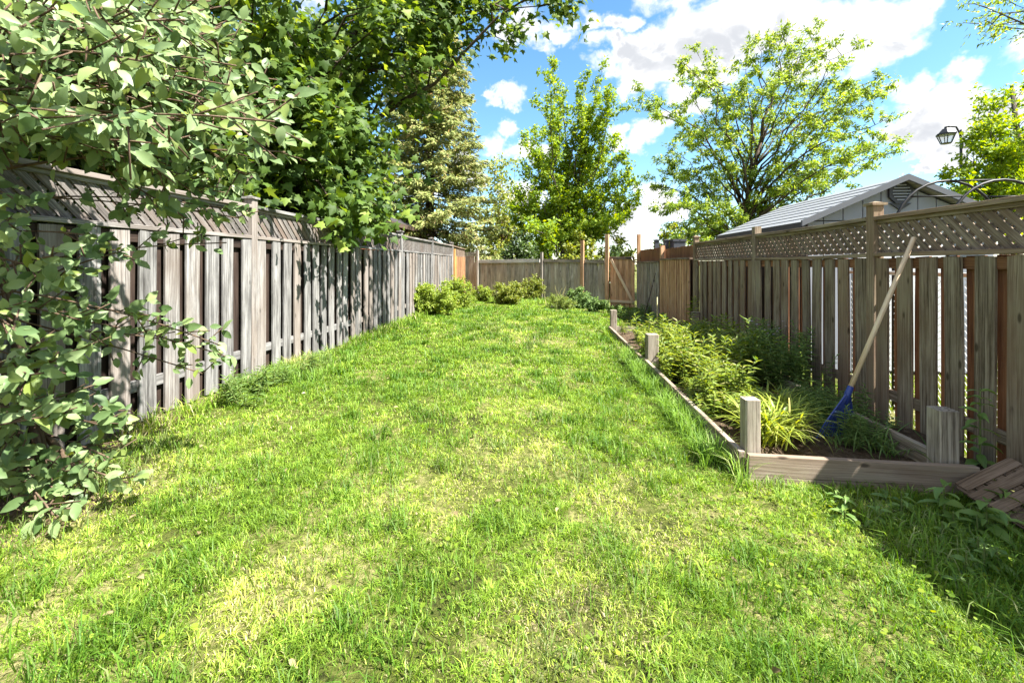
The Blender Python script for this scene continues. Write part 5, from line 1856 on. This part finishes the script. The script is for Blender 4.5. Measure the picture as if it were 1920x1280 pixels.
for ya, yb_, dens, h0, w0 in [(-.6, .9, 1500, .05, .006), (.9, 1.9, 23000, .042, .0031), (1.9, 3.0, 18000, .044, .0037), (3.0, 4.5, 10500, .046, .0050), (4.5, 7.0, 4400, .052, .0085), (7.0, 11.0, 2100, .055, .0125), (11.0, 18.0, 1000, .06, .019)]:
    n = int((yb_ - ya) * (XR - XL) * dens)
    x, y = rng.uniform(XL, XR, n), rng.uniform(ya, yb_, n)
    ang = rng.uniform(0, 2 * PI, n)
    # most blades grow in small tufts and lean away from the tuft's middle
    ntf = max(10, int((yb_ - ya) * (XR - XL) * (520 if ya < 3 else 300 if ya < 5 else 130)))
    ftx, fty, fts = rng.uniform(XL, XR, ntf), rng.uniform(ya, yb_, ntf), rng.uniform(.008, .026, ntf) * (1 if ya < 3 else 1.5 if ya < 5 else 2.2)
    tid = rng.integers(0, ntf, n)
    tuf = rng.random(n) < .68
    ox, oy = rng.normal(0, 1, n) * fts[tid], rng.normal(0, 1, n) * fts[tid]
    x, y = np.where(tuf, ftx[tid] + ox, x), np.where(tuf, fty[tid] + oy, y)
    ang = np.where(tuf, np.arctan2(oy, ox) + rng.normal(0, .5, n), ang)
    tone = np.where(tuf, .72 + .55 * rng.random(ntf)[tid], 1.0)
    tall = np.where(tuf, .7 + .6 * rng.random(ntf)[tid], .85)
    vis = np.abs(x / np.maximum(y, .05)) < 1.6
    soil = soil_amount(x, y)
    keep = in_yard(x, y) & vis & (rng.random(n) > soil * .85) & (rng.random(n) > np.clip((fbm(x, y, 71, 7.0, 2) - .60) * 5, 0, .75))
    x, y, ang, tone, tall = x[keep], y[keep], ang[keep], tone[keep], tall[keep]
    n = len(x)
    col, dry = grass_color(x, y, n)
    col = col * tone[:, None]
    cl_ = np.clip((fbm(x, y, 84, 9.0, 2) - .25) * 2, 0, 1)
    hh = h0 * rng.uniform(.5, 1.3, n) * (.25 + .55 * fbm(x, y, 80, 2.6, 3) + .85 * cl_) * (1 - .30 * dry)
    hh = np.where(col[:, 2] > .16, hh * .55, hh) * .92 * tall
    add_blades(x, y, hh, w0 * rng.uniform(.7, 1.3, n), col, .9, ang)
# denser darker tufts dotted over the lawn
nc = 420
tx, ty = rng.uniform(-2.9, 2.5, nc), 1.1 + 11 * rng.random(nc) ** 1.6
tr_ = rng.uniform(.03, .10, nc) * (1 + ty * .05)
idx = np.repeat(np.arange(nc), 70)
x = tx[idx] + rng.normal(0, 1, len(idx)) * tr_[idx]
y = ty[idx] + rng.normal(0, 1, len(idx)) * tr_[idx]
k = in_yard(x, y)
x, y, idx = x[k], y[k], idx[k]
c, _d = grass_color(x, y, len(x))
c = c * .25 + np.array([.050, .125, .012]) * rng.uniform(.7, 1.5, (len(x), 1)) * .8
add_blades(x, y, rng.uniform(.05, .12, len(x)), .0042 * (1 + np.maximum(0, ty[idx] - 2) * .35) * rng.uniform(.7, 1.3, len(x)), c, .7)
# taller grass at the foot of fences, timbers and posts
for (xa, xb, ya, yb_, n, h0, w0, shade_lift) in [(XL + .05, XL + .35, 1.9, 8.5, 3600, .15, .006, 0), (BX0 - .22, BX0 - .03, YF - .15, yR(6.2), 4200, .19, .0055, 1), (BX0 + .1, 2.75, YF - .28, YF - .04, 1000, .075, .006, 1),
                                         (BX0 - .15, BX0 - .03, yR(6.2), yR(8.4), 900, .13, .009, 0), (XL + .05, XL + .4, 8.5, 16, 1800, .16, .012, 0), (1.7, 2.9, 1.0, YF - .1, 7500, .10, .0055, 1), (-2.4, 2.0, 14.0, 15.8, 1500, .16, .014, 1),
                                         (XL + .1, XL + .75, 4.2, 5.4, 1800, .15, .006, 1)]:
    x, y = rng.uniform(xa, xb, n), rng.uniform(ya, yb_, n)
    k = (x < XR - .04) & (fbm(x, y, 90, 3.0, 2) > .38)
    x, y = x[k], y[k]
    n = len(x)
    c, _d = grass_color(x, y, n)
    if shade_lift:
        c = c * .45 + np.array([.16, .30, .05]) * .55  # green blended in to lighten grass that lies in shade
    add_blades(x, y, h0 * rng.uniform(.4, 1.35, n), w0 * rng.uniform(.7, 1.4, n), c, .65)
# neighbour's lawn seen through the right fence
n = 9000
x, y = rng.uniform(XR + .1, 6.5, n), rng.uniform(1.8, 9, n)
c, _d = grass_color(x, y, n)
add_blades(x, y, .06 * rng.uniform(.5, 1.3, n), .012 * rng.uniform(.7, 1.3, n), c)
tag(link('grass', mesh_tris('grass', np.concatenate(VV), np.concatenate(TTt), M_BLADE, {'col': np.concatenate(CC)})), 'short uneven lawn grass with straw coloured dry patches', 'grass', kind='stuff')

# clover and small round weeds in the lawn
n = 2600
x = np.concatenate([rng.uniform(.9, 2.7, n // 2), rng.uniform(-2.6, 2.4, n - n // 2)])
y = np.concatenate([rng.uniform(1.0, 2.7, n // 2), rng.uniform(1.1, 6.0, n - n // 2)])
k = in_yard(x, y) & (fbm(x, y, 95, 2.2, 3) > .47)
x, y = x[k], y[k]
n = len(x)
P = np.stack([x, y, H(x, y) + rng.uniform(.02, .06, n)], 1)
A = np.stack([rng.normal(0, 1, n), rng.normal(0, 1, n), rng.normal(.1, .25, n)], 1)
Nn = norm(np.array([0, 0, 1.]) + rng.normal(0, .35, (n, 3)))
T_ROUND = (np.array([(0, 0, 0), (.42, .3, .03), (.40, .75, .02), (0, 1, 0), (-.40, .75, .02), (-.42, .3, .03)], float), np.array([(0, 1, 2), (0, 2, 3), (0, 3, 4), (0, 4, 5)]))
tag(link('clover_leaves', leaves_mesh('clover_leaves', P, A, Nn, rng.uniform(.010, .026, n), T_ROUND, L_BRIGHT, rng)), 'small clover and round weed leaves scattered through the grass', 'ground cover', kind='stuff')
# pale fallen leaves and bits
n = 110
x, y = rng.uniform(-2.4, 2.0, n), rng.uniform(1.1, 7.5, n)
k = in_yard(x, y)
x, y = x[k], y[k]
n = len(x)
P = np.stack([x, y, H(x, y) + rng.uniform(.025, .05, n)], 1)
A = np.stack([rng.normal(0, 1, n), rng.normal(0, 1, n), rng.normal(0, .25, n)], 1)
Nn = norm(np.array([0, 0, 1.]) + rng.normal(0, .4, (n, 3)))
L_FALLEN = leaf_mat('fallen_leaves_pale', (.16, .12, .06), (.42, .36, .20), .2)
tag(link('fallen_leaves', leaves_mesh('fallen_leaves', P, A, Nn, rng.uniform(.018, .042, n), (T_OVATE[0] * [.9, 1, 1.6], T_OVATE[1]), L_FALLEN, rng)), 'pale dry fallen leaves lying on the lawn', 'fallen leaves', kind='stuff')
